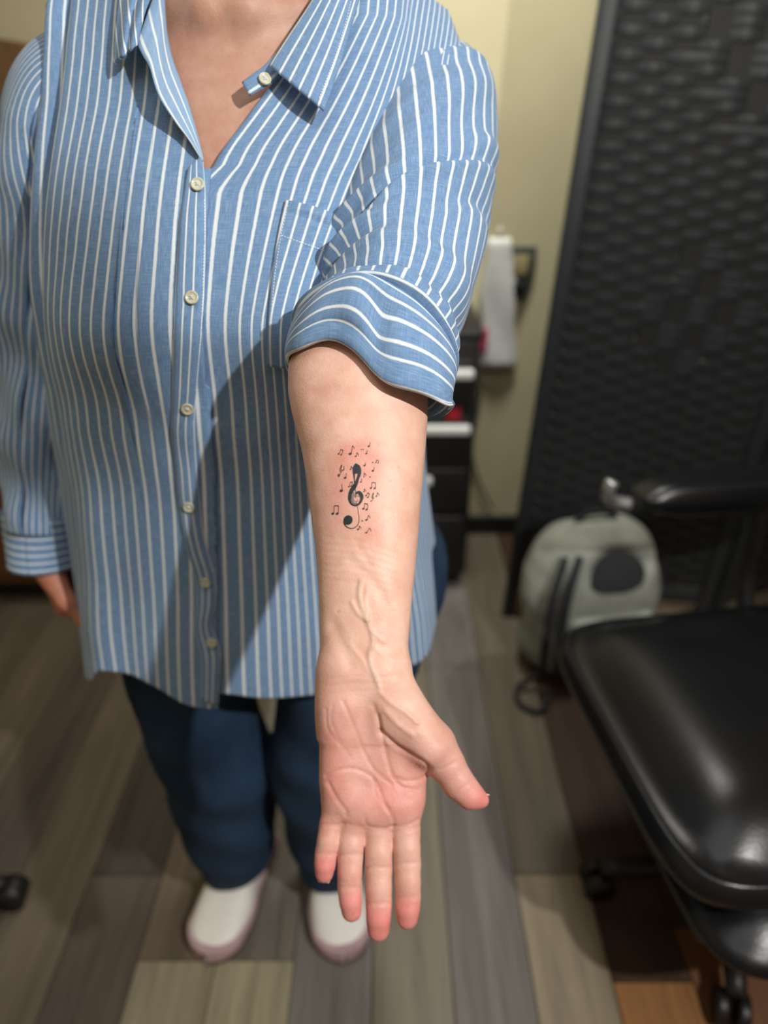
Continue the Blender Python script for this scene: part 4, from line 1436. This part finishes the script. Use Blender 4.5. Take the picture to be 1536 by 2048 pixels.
def torso_grid(phis, nrow, clip=True, folds=True, under=False):
    phis = np.asarray(phis)
    m = len(phis)
    zh = pchip(np.degrees(phis), HEM)
    wtop = np.full(m, 2.0)
    if clip:
        ws = np.linspace(0.8, 2.0, 260)
        for j in range(m):
            P = form(np.full(260, phis[j]), ws, np.full(260, zh[j]))
            if math.cos(phis[j]) > 0:
                bad = inside(V_POLY, project(P))
            else:
                bad = np.hypot(P[:, 0] - NX, P[:, 1] - 0.06) < 0.078
            bad |= (np.hypot(P[:, 0] - NX, P[:, 1] - 0.055) < 0.070)
            if bad.any(): wtop[j] = ws[np.argmax(bad)] - 0.004
    v = np.linspace(0, 1, nrow)[:, None]
    W_ = v * wtop[None, :]
    P = form(np.broadcast_to(phis, (nrow, m)), W_, np.broadcast_to(zh, (nrow, m)))
    UV = np.zeros((nrow, m, 2))
    circ = 0.205
    UV[..., 0] = np.where(phis < 0, phis * circ * 0.72, phis * circ * 1.22)[None, :]
    UV[..., 1] = P[..., 2]
    if under:
        kk = np.clip((1.215 - P[..., 2]) / 0.02, 0, 1) * np.exp(-(np.abs(phis) / 0.10) ** 2)[None, :] * (phis > 0)[None, :]
        P[..., 0] -= 0.018 * kk
        P[..., 1] += 0.004 * kk
    if folds:
        ph = phis[None, :]
        z = P[..., 2]
        low = np.clip((1.12 - z) / 0.4, 0, 1)
        # hanging folds that deepen towards the hem
        amp = 0.0035 + 0.010 * low
        f = (np.sin(7.0 * ph + 1.2 + 1.5 * np.sin(5 * z)) * 0.55 + np.sin(11 * ph + 4.0 * z + 0.4) * 0.22 + 0.10 * np.sin(23 * ph - 3 * z)) * (0.35 + 0.65 * np.clip(np.abs(ph) / 0.6, 0, 1))
        d = amp * f
        # soft cross creases
        xx = P[..., 0]
        d = d + 0.0022 * np.sin(60 * z + 16 * xx + 2 * np.sin(30 * xx)) * np.exp(-((z - 1.0) / 0.12) ** 2) * 0.5
        d = d + 0.0014 * wnoise(P.reshape(-1, 3) * np.array([1, 1, 0.45]), 55, 21, 3).reshape(z.shape)
        # a deep fold on the right side of the chest (picture left) and by the left armhole
        d = d - 0.010 * np.exp(-((ph + 1.02 - 0.25 * (z - 1.1)) / 0.07) ** 2) * np.clip((z - 0.9) / 0.2, 0, 1)
        d = d + 0.006 * np.exp(-((ph + 1.18 - 0.25 * (z - 1.1)) / 0.09) ** 2) * np.clip((z - 0.9) / 0.2, 0, 1)
        d = d + 0.008 * np.exp(-((ph - 0.98 + 0.4 * (z - 1.2)) / 0.06) ** 2) * np.clip((z - 1.08) / 0.1, 0, 1)
        d = d * np.clip((2.0 - W_) / 0.3, 0, 1)
        Q = grid_faces(nrow, m)
        n_ = vnormals(P.reshape(-1, 3), Q).reshape(P.shape)
        cen = np.array([-0.15, 0.03, 0]); out_ = P - cen; out_[..., 2] = 0
        sg = np.sign((n_ * out_).sum(-1, keepdims=True))
        P = P + n_ * sg * d[..., None]
        # the hem kicks out a little
    return P, UV


ph_all = np.r_[np.linspace(-math.pi, -0.0001, 230), np.linspace(0.0001, math.pi, 230)]
nL = 230
TP, TUV = torso_grid(ph_all, 330, under=True)
m_t = len(ph_all)
# right front laps over the left front a little at the placket
Qt = grid_faces(330, m_t)
keep = (Qt[:, 0] % m_t) != nL - 1
# join the back
back = np.stack([np.arange(329) * m_t + m_t - 1, np.arange(329) * m_t, (np.arange(329) + 1) * m_t, (np.arange(329) + 1) * m_t + m_t - 1], -1)
lowq = (Qt[:, 0] // m_t) < 0
Qt = np.vstack([Qt[keep], back])
shirt = own(mesh_obj('shirt', TP.reshape(-1, 3), Qt, M['shirt'], None, TUV.reshape(-1, 2), solid=0.0012))
shirt['label'] = 'light blue chambray shirt with white stripes, left sleeve rolled up'

ff = np.linspace(-1.9, 1.9, 300)
FP, FUV = torso_grid(ff, 300, clip=False)
form_dr = Drape(FP.reshape(-1, 3), grid_faces(300, 300), FUV.reshape(-1, 2))

# placket
PLR = [(407, 318), (412, 400), (412, 520), (406, 640), (396, 760), (390, 835), (395, 940), (401, 1010), (411, 1080), (430, 1150), (432, 1200), (425, 1250), (441, 1300), (440, 1350), (437, 1405)]
PLL = [(378, 345), (364, 420), (356, 520), (350, 615), (347, 710), (345, 780), (345, 860), (353, 935), (359, 1010), (372, 1080), (390, 1150), (396, 1205), (392, 1260), (403, 1310), (405, 1350), (404, 1395)]
btn_v = [0.055, 0.26, 0.455, 0.635, 0.775, 0.885]


def pl_off(v, u):
    puck = min(abs(v - b) for b in btn_v)
    return 0.0024 + 0.0022 * (1 - math.exp(-(puck / 0.03) ** 2)) * math.sin(math.pi * (0.15 + 0.7 * u)) + (0.0012 if 0.06 < u < 0.94 else -0.0012)


PP, PU = form_dr.patch(PLL, PLR, 190, 18, pl_off, lambda v, u: (u * 0.0306 + 0.0051 + 0.0102 * 0, v * 0.8))
placket = sub_keep(grid_obj('placket', PP, M['shirt'], None, PU, solid=0.0016), shirt)

# buttons
def button(px, py, r=0.0056, off=0.0052, dr=None, tilt=None):
    h_ = (dr or form_dr).hit(px, py, off, tilt is not None)
    p, n = Vector(h_[0]), Vector(h_[1])
    if tilt is not None: n = (n + Vector(tilt)).normalized()
    prof = [(0.0, 0.0009), (0.45, 0.0009), (0.62, 0.0008), (0.74, 0.0016), (0.88, 0.0018), (0.98, 0.0012), (1.0, 0.0004), (0.95, -0.0004)]
    seg = 28
    V, Fc = [], []
    q = n.to_track_quat('Z', 'Y').to_matrix()
    for rr, zz_ in prof:
        for k in range(seg):
            a = 2 * math.pi * k / seg
            V.append(p + q @ Vector((rr * r * math.cos(a), rr * r * math.sin(a), zz_)))
    for i in range(len(prof) - 1):
        for k in range(seg):
            Fc.append((i * seg + k, (i + 1) * seg + k, (i + 1) * seg + (k + 1) % seg, i * seg + (k + 1) % seg))
    b = sub_keep(mesh_obj('button', [tuple(v) for v in V], Fc, M['button']), shirt)
    # cross stitched thread
    bm = bmesh.new()
    for s in (1, -1):
        rot = q @ Matrix.Rotation(s * 0.8, 3, 'Z')
        rbox((0.0042, 0.0008, 0.0007), 0, 1, p + n * 0.0013, bm, rot)
    t = bm_obj('button_thread', bm, M['thread'])
    t.parent = shirt
    return b


for px, py in ((399, 376), (387, 598), (377, 812), (381, 1008), (413, 1159), (425, 1279)):
    button(px, py, 0.0060, 0.0062)

# pocket on the left chest
pk_l = [(572, 404), (562, 450), (553, 500), (545, 560), (540, 620), (536, 680), (535, 728)]
pk_r = [(694, 442), (684, 478), (672, 520), (664, 570), (658, 630), (652, 690), (648, 740)]
PKP, PKU = form_dr.patch(pk_l, pk_r, 60, 30, lambda v, u: 0.0030 + 0.0012 * math.sin(math.pi * u) + (0.003 * math.sin(math.pi * u) if v < 0.06 else 0))
PKU[..., 0] += 0.0016
sub_keep(grid_obj('pocket', PKP, M['shirt'], None, PKU, solid=0.0016), shirt)


def stitches(name, path, dr, off, dash=4.0, gap=2.2, w=1.5):
    P = smooth_path(path, 400)
    sl = np.r_[0, np.cumsum(np.linalg.norm(np.diff(P, axis=0), axis=1))]
    acc = Acc(); q = 0.0
    while q + dash < sl[-1]:
        a = np.array([np.interp(q, sl, P[:, k]) for k in (0, 1)]); b = np.array([np.interp(q + dash, sl, P[:, k]) for k in (0, 1)])
        h0 = dr.hit(*a, off)
        if h0 is not None and dr.hit(*b, off) is not None:
            try: acc.add(dr.ribbon([a, b], w, off, 2))
            except Exception: pass
        q += dash + gap
    o = acc.obj(name, M['thread'], shirt)
    o['kind'] = 'stuff'
    return o


pk_dr = Drape(PKP.reshape(-1, 3), grid_faces(60, 30))
stitches('pocket_stitching', [(577, 412), (566, 455), (557, 505), (549, 565), (544, 625), (540, 690), (540, 722)], pk_dr, 0.0014)
stitches('pocket_hem_stitching', [(563, 472), (590, 482), (625, 494), (672, 512)], pk_dr, 0.0014)
pl_dr = Drape(PP.reshape(-1, 3), grid_faces(190, 18))
stitches('placket_stitching', [(a - 4, b) for a, b in PLR[1:-1]], pl_dr, 0.0014, 4, 2.5, 1.2)

# turned-out facing on the picture-left side of the neckline
fc_in = [(407, 322), (394, 268), (378, 212), (360, 160), (345, 118), (334, 66), (329, 0), (326, -60)]
fc_out = [(404, 322), (378, 280), (350, 243), (322, 200), (309, 168), (299, 134), (286, 112), (274, 88)]
FCP, FCU = form_dr.patch(fc_in, fc_out, 70, 16, lambda v, u: 0.004 + 0.030 * math.sin(min(1, v * 1.25) * math.pi * 0.5) * u ** 0.8 + 0.004 * math.sin(9 * v + 2) * u * min(1, 4 * v),
                         lambda v, u: (0.0051 + u * 0.030 + 0.004 * v, v * 0.16), True)
fac = simple_fac = M['shirt'].copy(); fac.name = 'striped_chambray_wrong_side'
for nd in fac.node_tree.nodes:
    if nd.type == 'VALTORGB' and len(nd.color_ramp.elements) == 3:
        for e, c in zip(nd.color_ramp.elements, (srgb(124, 158, 194), srgb(146, 178, 210), srgb(172, 200, 224))): e.color = c
sub_keep(grid_obj('facing', FCP, fac, None, FCU, solid=0.0014), shirt)
# crumpled picture-left collar leaf
cl_in = [(330, -70), (310, -20), (292, 20), (282, 55), (274, 90)]
cl_out = [(246, -70), (240, -20), (235, 30), (230, 80), (229, 128)]
CLP, CLU = form_dr.patch(cl_in, cl_out, 40, 24, lambda v, u: 0.034 - 0.016 * u ** 1.5 + 0.010 * math.sin(math.pi * min(1, u * 1.15)) * (0.4 + 0.6 * v) - 0.010 * math.exp(-((u - 0.42) / 0.12) ** 2),
                         lambda v, u: (0.003 + 0.045 * u + 0.03 * v, 0.1 * v), True)
sub_keep(grid_obj('collar_leaf', CLP, M['shirt'], None, CLU, solid=0.0022), shirt)
# flat picture-right collar leaf
cr_in = [(540, 132), (560, 100), (585, 62), (612, 22), (640, -22), (668, -70)]
cr_out = [(648, 222), (664, 178), (684, 118), (704, 50), (722, -14), (738, -70)]
CRP, CRU = form_dr.patch(cr_in, cr_out, 44, 26, lambda v, u: 0.014 + 0.010 * (1 - v) * (0.35 + 0.65 * u) + 0.006 * math.sin(math.pi * u) - 0.006 * u * v,
                         lambda v, u: (0.0045 + 0.0575 * u, 0.12 * v), True)
colR_o = sub_keep(grid_obj('collar_leaf', CRP, M['shirt'], None, CRU, solid=0.0022), shirt)
cr_dr = Drape(CRP.reshape(-1, 3), grid_faces(44, 26))
stitches('collar_stitching', [(638, 198), (650, 168), (672, 108), (692, 40), (700, 4)], cr_dr, 0.0015, 3.5, 2.2, 1.2)
# stand of the collar with its button, picture right
sp_l = [(496, 186), (514, 168), (536, 146), (552, 122)]
sp_r = [(486, 172), (506, 152), (528, 132), (546, 112)]
SPP, SPU = form_dr.patch([(500, 192), (520, 180), (545, 166), (572, 140)], [(484, 166), (504, 150), (526, 134), (552, 108)], 16, 8, lambda v, u: 0.006 + 0.003 * math.sin(math.pi * u), lambda v, u: (0.002 + 0.012 * u, 0.05 * v), True)
sub_keep(grid_obj('collar_stand', SPP, M['shirt'], None, SPU, solid=0.0016), shirt)
button(530, 158, 0.0056, 0.0105, None, (0.25, 0, 0.1))
# collar band round the back of the neck
n, m_ = 40, 14
P = np.zeros((n, m_, 3)); U = np.zeros((n, m_, 2))
for i in range(n):
    a = math.radians(-28 + 236 * i / (n - 1))
    for j in range(m_):
        v = j / (m_ - 1)
        if v < 0.45:
            k = v / 0.45; rr = 0.078 + 0.002 * k; zz_ = 1.378 + 0.034 * k
        else:
            k = (v - 0.45) / 0.55; rr = 0.080 + 0.022 * k; zz_ = 1.412 + 0.006 * math.sin(math.pi * k) - 0.046 * k
        fr_ = max(0, -math.sin(a))
        P[i, j] = (NX + rr * math.cos(a), 0.055 + rr * 0.95 * math.sin(a), zz_ - 0.03 * fr_)
        U[i, j] = (0.05 * v, a * 0.08)
sub_keep(grid_obj('collar_band', P, M['shirt'], None, U, solid=0.002), shirt)


# ------------------------------------------------------------------ sleeves
backf_dir = True


def sleeve_stations(st, n, m, radial, backf=1.0):
    """st: list of (left px, right px, depth, half depth); returns grid (n,m,3) of a tube; radial(v,a)-> extra metres"""
    C, Lt, Bd = [], [], []
    for (lx, ly), (rx, ry), t, b in st:
        pl, pr = at_depth(lx, ly, t), at_depth(rx, ry, t)
        C.append((pl + pr) / 2); Lt.append((pr - pl) / 2); Bd.append(b)
    C, Lt, Bd = smooth_path(C, n), smooth_path(Lt, n), np.interp(np.linspace(0, 1, n), np.linspace(0, 1, len(Bd)), Bd)
    D = np.gradient(C, axis=0)
    P = np.zeros((n, m, 3))
    for i in range(n):
        nv = np.cross(Lt[i], D[i]); nv /= np.linalg.norm(nv)
        if nv @ FWD > 0: nv = -nv
        w = np.linalg.norm(Lt[i])
        for j in range(m):
            a = 2 * math.pi * j / (m - 1) + math.pi
            # a=0 front (towards viewer), a=pi/2 picture right
            e = radial(i / (n - 1), a)
            ca, sa = math.cos(a), math.sin(a)
            P[i, j] = C[i] + Lt[i] / w * sa * (w + e) + nv * ca * (Bd[i] * (1.0 if ca > 0 else 1 + (backf - 1) * (i / (n - 1) if backf_dir else 1 - i / (n - 1))) + e)
    return P


FOLDS = [  # (v centre at a=0, slope dv/da, width v, amplitude, a centre, a width)
    (0.52, 0.05, 0.030, 0.0065, -0.9, 0.9), (0.60, -0.02, 0.028, -0.0075, -1.0, 0.8), (0.55, -0.085, 0.018, -0.0065, 0.1, 1.1),
    (0.585, -0.085, 0.024, 0.0055, 0.3, 1.1), (0.68, 0.02, 0.026, 0.0060, -0.9, 0.7), (0.74, 0.0, 0.022, -0.0065, -1.0, 0.7),
    (0.40, -0.16, 0.05, 0.0035, 0.9, 0.7), (0.80, 0.03, 0.03, 0.0040, 0.2, 0.9), (0.70, -0.12, 0.035, -0.0035, 0.9, 0.6), (0.90, 0.0, 0.025, -0.006, 0.0, 1.6),
    (0.28, -0.1, 0.05, 0.003, 0.5, 0.8), (0.10, 0.0, 0.03, 0.0040, 0.9, 0.5), (0.46, -0.05, 0.03, 0.0045, 1.3, 0.35), (0.64, -0.05, 0.03, -0.0045, 1.35, 0.35)]


def sl_rad(v, a):
    if a > math.pi: a -= 2 * math.pi
    if a > math.pi: a -= 2 * math.pi
    e = 0.0
    for vc, sl, wv, am, a0, aw_ in FOLDS:
        e += 1.35 * am * math.exp(-((v - vc - sl * a) / wv) ** 2 - ((a - a0) / aw_) ** 2)
    e += 0.0022 * math.sin(5 * a + 3 * v) + 0.0012 * math.sin(19 * v + 4 * a) * math.sin(2.5 * a)
    return e


ST = [((716, 395), (948, 118), 0.715, 0.070), ((704, 432), (976, 150), 0.705, 0.074), ((694, 468), (989, 225), 0.690, 0.076), ((688, 500), (989, 320), 0.672, 0.076),
      ((676, 535), (982, 430), 0.652, 0.074), ((660, 575), (963, 530), 0.632, 0.071), ((648, 610), (930, 630), 0.610, 0.067), ((630, 640), (903, 695), 0.597, 0.064), ((610, 668), (890, 735), 0.588, 0.060)]
NS, MS = 170, 150
SP = sleeve_stations(ST, NS, MS, sl_rad)
SU = np.zeros((NS, MS, 2))
SU[..., 0] = (np.linspace(0, 1, MS)[None, :] * 2 * math.pi * 0.0830 * 0.66) + 0.004
SU[..., 1] = np.linspace(0, 0.34, NS)[:, None]
sleeve = sub_keep(grid_obj('sleeve', SP, M['shirt'], None, SU, solid=0.0012), shirt)
sleeve['label'] = 'rolled-up sleeve on the outstretched arm'


# upper turn of the roll, peeking out above the cuff
RLS = [((634, 626), (908, 682), 0.600, 0.066), ((622, 640), (902, 704), 0.595, 0.070), ((608, 656), (896, 724), 0.589, 0.070)]
RLP = sleeve_stations(RLS, 26, MS, lambda v, a: 0.0035 * math.sin(math.pi * v) + 0.0016 * math.sin(5 * a + 1) + 0.0012 * math.sin(9 * a))
RLU = np.zeros((26, MS, 2)); RLU[..., 0] = SU[:26, :, 0] + 0.003; RLU[..., 1] = np.linspace(0, 0.03, 26)[:, None]
sub_keep(grid_obj('roll_turn', RLP, M['shirt'], None, RLU, solid=0.0016), shirt)


# rolled cuff: folded band, stripes run around the arm
def cuff_rad(v, a):
    if a > math.pi: a -= 2 * math.pi
    e = 0.0030 * math.sin(math.pi * v)
    e += 0.0018 * math.sin(4 * a + 5 * v)
    # dimple at the front where the fold pinches
    e -= 0.0065 * math.exp(-((a - 0.05) / 0.13) ** 2 - ((v - 0.72) / 0.16) ** 2)
    e += 0.0035 * math.exp(-((a + 0.22) / 0.14) ** 2 - ((v - 0.70) / 0.2) ** 2)
    e += 0.006 * math.exp(-((a - 0.55) / 0.4) ** 2 - ((v - 0.95) / 0.25) ** 2)
    e += 0.0055 * math.exp(-((v - 0.18 - 0.02 * a) / 0.06) ** 2) - 0.0045 * math.exp(-((v - 0.30 - 0.02 * a) / 0.05) ** 2)
    return e


CF = [((612, 650), (897, 712), 0.590, 0.066), ((598, 668), (890, 738), 0.583, 0.069), ((585, 692), (891, 765), 0.574, 0.068), ((575, 712), (897, 785), 0.570, 0.056), ((572, 722), (907, 803), 0.569, 0.043)]
NC = 60
CP = sleeve_stations(CF, NC, MS, cuff_rad, 1.75)
fore = (at_depth(735, 1300, 0.520) - at_depth(716, 740, 0.575)); fore /= np.linalg.norm(fore)
an = np.linspace(-math.pi, math.pi, MS)
droop = 0.0165 / (1 + np.exp(-(an - 0.02) / 0.085)) * np.where(an > 0.5, np.exp(-((an - 0.5) / 0.9) ** 2), 1) - 0.012 * np.exp(-((an + 0.42) / 0.42) ** 2) + 0.0012 * np.sin(7 * an + 1) * np.exp(-(an / 1.4) ** 2)
CP = CP + (np.linspace(0, 1, NC)[:, None] ** 1.5 * droop[None, :])[..., None] * fore
CU = np.zeros((NC, MS, 2))
CU[..., 0] = np.linspace(0, 0.094, NC)[:, None] + 0.0062
CU[..., 1] = np.linspace(0, 0.42, MS)[None, :]
rolled = sub_keep(grid_obj('rolled_cuff', CP, M['shirt'], None, CU, solid=0.0022), shirt)
# inner layer of the roll, seen inside the opening
backf_dir = False
CI = sleeve_stations([((572, 722), (907, 803), 0.569, 0.043), ((580, 712), (898, 786), 0.571, 0.046), ((592, 690), (884, 760), 0.577, 0.050), ((604, 668), (876, 735), 0.584, 0.052)], 24, MS, lambda v, a: -0.0025 * min(1, 4 * v), 1.75)
CI = CI + ((1 - np.linspace(0, 1, 24)[:, None]) ** 1.5 * droop[None, :])[..., None] * fore
CIU = np.zeros((24, MS, 2)); CIU[..., 0] = np.linspace(0, 0.04, 24)[:, None]; CIU[..., 1] = np.linspace(0, 0.4, MS)[None, :]
sub_keep(grid_obj('cuff_lining', CI, M['shirt'], None, CIU, solid=0.0012), shirt)
# pale folded edge of the rolled cuff
rim = CP[-1]
V = []
for j in range(MS):
    t_d = rim[(j + 1) % (MS - 1)] - rim[j - 1 if j else MS - 2]
    t_d = t_d / np.linalg.norm(t_d)
    aa = np.cross(t_d, FWD); aa /= np.linalg.norm(aa); bb = np.cross(t_d, aa)
    V.append([rim[j] + 0.0013 * (math.cos(k) * aa + math.sin(k) * bb) for k in np.linspace(0, 2 * math.pi, 8, endpoint=False)])
sub_keep(grid_obj('cuff_edge', np.array(V), M['thread'], None, closed=True), shirt)

# right sleeve hanging at the side
def tube_grid(C, RX, RY, n, m, rad, front=np.array([0.0, -1.0, 0.0])):
    C = smooth_path(C, n)
    RX = np.interp(np.linspace(0, 1, n), np.linspace(0, 1, len(RX)), RX); RY = np.interp(np.linspace(0, 1, n), np.linspace(0, 1, len(RY)), RY)
    D = np.gradient(C, axis=0); D /= np.linalg.norm(D, axis=1)[:, None]
    P = np.zeros((n, m, 3))
    for i in range(n):
        x_ = np.cross(front, D[i]); x_ /= np.linalg.norm(x_); y_ = np.cross(D[i], x_)
        for j in range(m):
            a = 2 * math.pi * j / (m - 1)
            e = rad(i / (n - 1), a)
            P[i, j] = C[i] + x_ * math.sin(a) * (RX[i] + e) + y_ * math.cos(a) * (RY[i] + e)
    return P


def rs_rad(v, a):
    return (0.004 * math.sin(3 * a + 9 * v) + 0.0045 * math.sin(26 * v + 2.2 * a) * (0.3 + 0.7 * min(1, v * 1.6)) + 0.003 * math.sin(47 * v - 3 * a) * v)


RS_C = [(-0.245, 0.082, 1.292), (-0.325, 0.072, 1.265), (-0.360, 0.072, 1.16), (-0.396, 0.066, 1.03), (-0.424, 0.040, 0.90), (-0.437, 0.010, 0.795)]
RSP = tube_grid(RS_C, [0.036, 0.058, 0.058, 0.060, 0.056, 0.046], [0.042, 0.066, 0.066, 0.064, 0.058, 0.048], 150, 120, rs_rad)
RSU = np.zeros((150, 120, 2)); vv = np.linspace(0, 1, 150)[:, None]
RSU[..., 0] = np.linspace(0, 2 * math.pi * 0.072, 120)[None, :] + 0.9 * 0.16 * np.clip(0.32 - vv, 0, 1); RSU[..., 1] = vv * 0.55
sub_keep(grid_obj('sleeve', RSP, M['shirt'], None, RSU, solid=0.0012), shirt)
RCP = tube_grid([(-0.4355, 0.014, 0.812), (-0.438, 0.004, 0.78), (-0.4405, -0.006, 0.745)], [0.046, 0.0445, 0.043], [0.048, 0.0465, 0.045], 24, 100, lambda v, a: 0.0015 * math.sin(3 * a + 2 * v))
RCU = np.zeros((24, 100, 2)); RCU[..., 0] = np.linspace(0, 0.0714, 24)[:, None]; RCU[..., 1] = np.linspace(0, 0.3, 100)[None, :]
sub_keep(grid_obj('cuff', RCP, M['shirt'], None, RCU, solid=0.003), shirt)

# ------------------------------------------------------------------ jeans
jf = Field((-0.50, -0.20, 0.03), (0.12, 0.24, 0.95), 0.006)
def leg_loft(rows):
    R = np.array(rows)
    s = jf.sl((R[:, 1] - R[:, 3]).min() * np.array([1, 0, 0]) + np.array([0, -0.2, R[:, 0].min()]), np.array([(R[:, 1] + R[:, 3]).max(), 0.24, R[:, 0].max()]), 0.0)
    x, y, z = jf.xyz(s)
    zz = np.asarray(z[0, 0], float)
    cx, cy, rx, ry = (pchip(zz, list(zip(R[:, 0], R[:, k]))) for k in (1, 2, 3, 4))
    q = (np.abs((x - cx) / rx) ** 2.3 + np.abs((y - cy) / ry) ** 2.3) ** (1 / 2.3)
    d = (q - 1) * np.minimum(rx, ry)
    d = np.maximum(d, np.maximum(R[:, 0].min() - z, z - R[:, 0].max()))
    jf.F[s] = jf.smin(jf.F[s], d.astype(np.float32), 0.02)
leg_loft([(0.085, -0.262, 0.035, 0.062, 0.076), (0.12, -0.262, 0.030, 0.064, 0.082), (0.25, -0.262, 0.012, 0.076, 0.090), (0.40, -0.258, -0.012, 0.080, 0.088), (0.48, -0.268, -0.012, 0.080, 0.092), (0.60, -0.276, 0.0, 0.086, 0.102), (0.72, -0.268, 0.015, 0.112, 0.11), (0.80, -0.25, 0.02, 0.11, 0.10)])
leg_loft([(0.085, -0.092, 0.035, 0.062, 0.076), (0.12, -0.092, 0.030, 0.064, 0.082), (0.25, -0.092, 0.012, 0.076, 0.090), (0.40, -0.092, -0.012, 0.080, 0.088), (0.48, -0.080, -0.012, 0.080, 0.092), (0.60, -0.050, 0.005, 0.106, 0.104), (0.72, -0.05, 0.03, 0.135, 0.11), (0.80, -0.06, 0.03, 0.11, 0.10)])
leg_loft([(0.70, -0.175, 0.02, 0.18, 0.105), (0.80, -0.175, 0.02, 0.195, 0.112), (0.92, -0.172, 0.02, 0.18, 0.108)])
JV, JQ = jf.mesh(2)
jn = vnormals(JV, JQ)
z = JV[:, 2]
wr = 0.0030 * np.sin(55 * z + 30 * JV[:, 0] + 2.5 * wnoise(JV, 14, 31, 2)) * (0.35 + np.exp(-((z - 0.12) / 0.09) ** 2) + 0.8 * np.exp(-((z - 0.42) / 0.07) ** 2)) + 0.004 * wnoise(JV, 28, 9, 2)
JV = JV + jn * wr[:, None]
jeans = own(mesh_obj('jeans', JV, JQ, M['denim']))
jeans['label'] = 'blue denim jeans below the shirt hem'

# ------------------------------------------------------------------ shoes
def shoe(ankle, toe):
    a, t = np.array(ankle, float), np.array(toe, float)
    d = t - a; Ld = np.linalg.norm(d); d /= Ld
    heel = t - d * 0.252
    sdv = np.array([d[1], -d[0]])
    nS, mS = 46, 40
    s_ = np.linspace(0, 1, nS)
    wd = pchip(s_, [(0, 0.004), (0.02, 0.020), (0.08, 0.034), (0.25, 0.038), (0.45, 0.040), (0.68, 0.050), (0.84, 0.047), (0.94, 0.033), (0.985, 0.016), (1, 0.003)])
    ht = pchip(s_, [(0, 0.05), (0.03, 0.085), (0.12, 0.095), (0.30, 0.100), (0.50, 0.094), (0.68, 0.072), (0.84, 0.054), (0.94, 0.043), (0.985, 0.034), (1, 0.026)])
    root = empty('shoe', (0, 0, 0))
    P = np.zeros((nS, mS, 3)); B = np.zeros((nS, mS, 3)); So = np.zeros((nS, mS, 3))
    for i in range(nS):
        c = heel + d * 0.252 * s_[i]
        for j in range(mS):
            th_ = 2 * math.pi * j / mS
            cx, sz = math.cos(th_), math.sin(th_)
            px_ = math.copysign(abs(cx) ** 0.75, cx) * wd[i]
            z0 = 0.022
            pz = z0 + (ht[i] - z0) * max(0, sz) ** 0.62 if sz > 0 else z0 + 0.004 * sz
            P[i, j] = (*(c + sdv * px_), pz)
            f = 1.07
            B[i, j] = (*(c + sdv * px_ * f + d * (0.004 * (s_[i] - 0.5) * 2)), 0.012 + (0.040 - 0.012) * (0.5 + 0.5 * np.clip(sz * 3, -1, 1)))
            So[i, j] = (*(c + sdv * px_ * 1.03 + d * (0.002 * (s_[i] - 0.5) * 2)), 0.001 + 0.014 * (0.5 + 0.5 * np.clip(sz * 3, -1, 1)))
    return root, P, B, So


for side, ank, toe in (('R', (-0.262, 0.03), (-0.300, -0.112)), ('L', (-0.092, 0.03), (-0.066, -0.112))):
    root, P, B, So = shoe(ank, toe)
    up = own(grid_obj('shoe', P, M['shoe'], None, closed=True))
    bpy.data.objects.remove(root)
    up['label'] = 'cream slip-on shoe with mauve edge, ' + ('its toe left of the fingers' if side == 'R' else 'behind the fingertips')
    sub_keep(grid_obj('shoe_band', B, M['mauve'], None, closed=True), up)
    sub_keep(grid_obj('shoe_sole', So, M['sole'], None, closed=True), up)

# ------------------------------------------------------------------ hair and eyes (above the frame)
hrf = Field(HC - 0.16, HC + 0.17, 0.006)
hrf.ellipsoid(HC + (0, 0.034, 0.036), (0.090, 0.096, 0.098), 0.02)
hrf.ellipsoid(HC + (0, 0.065, -0.035), (0.078, 0.055, 0.085), 0.03)
AV, AQ = hrf.mesh(2)
hn = vnormals(AV, AQ)
AV = AV + hn * (0.004 * np.sin(90 * AV[:, 0] + 30 * AV[:, 2]))[:, None]
own(mesh_obj('hair', AV, AQ, M['hair']))
for sx in (-1, 1):
    ef = Field(HC + (sx * 0.031 - 0.02, -0.09, -0.02), HC + (sx * 0.031 + 0.02, -0.03, 0.03), 0.002)
    ef.ellipsoid(HC + (sx * 0.031, -0.060, 0.006), (0.0125, 0.0115, 0.0085), 0.0)
    EV, EQ = ef.mesh(1)
    sub_keep(mesh_obj('eye', EV, EQ, M['eye']), body)
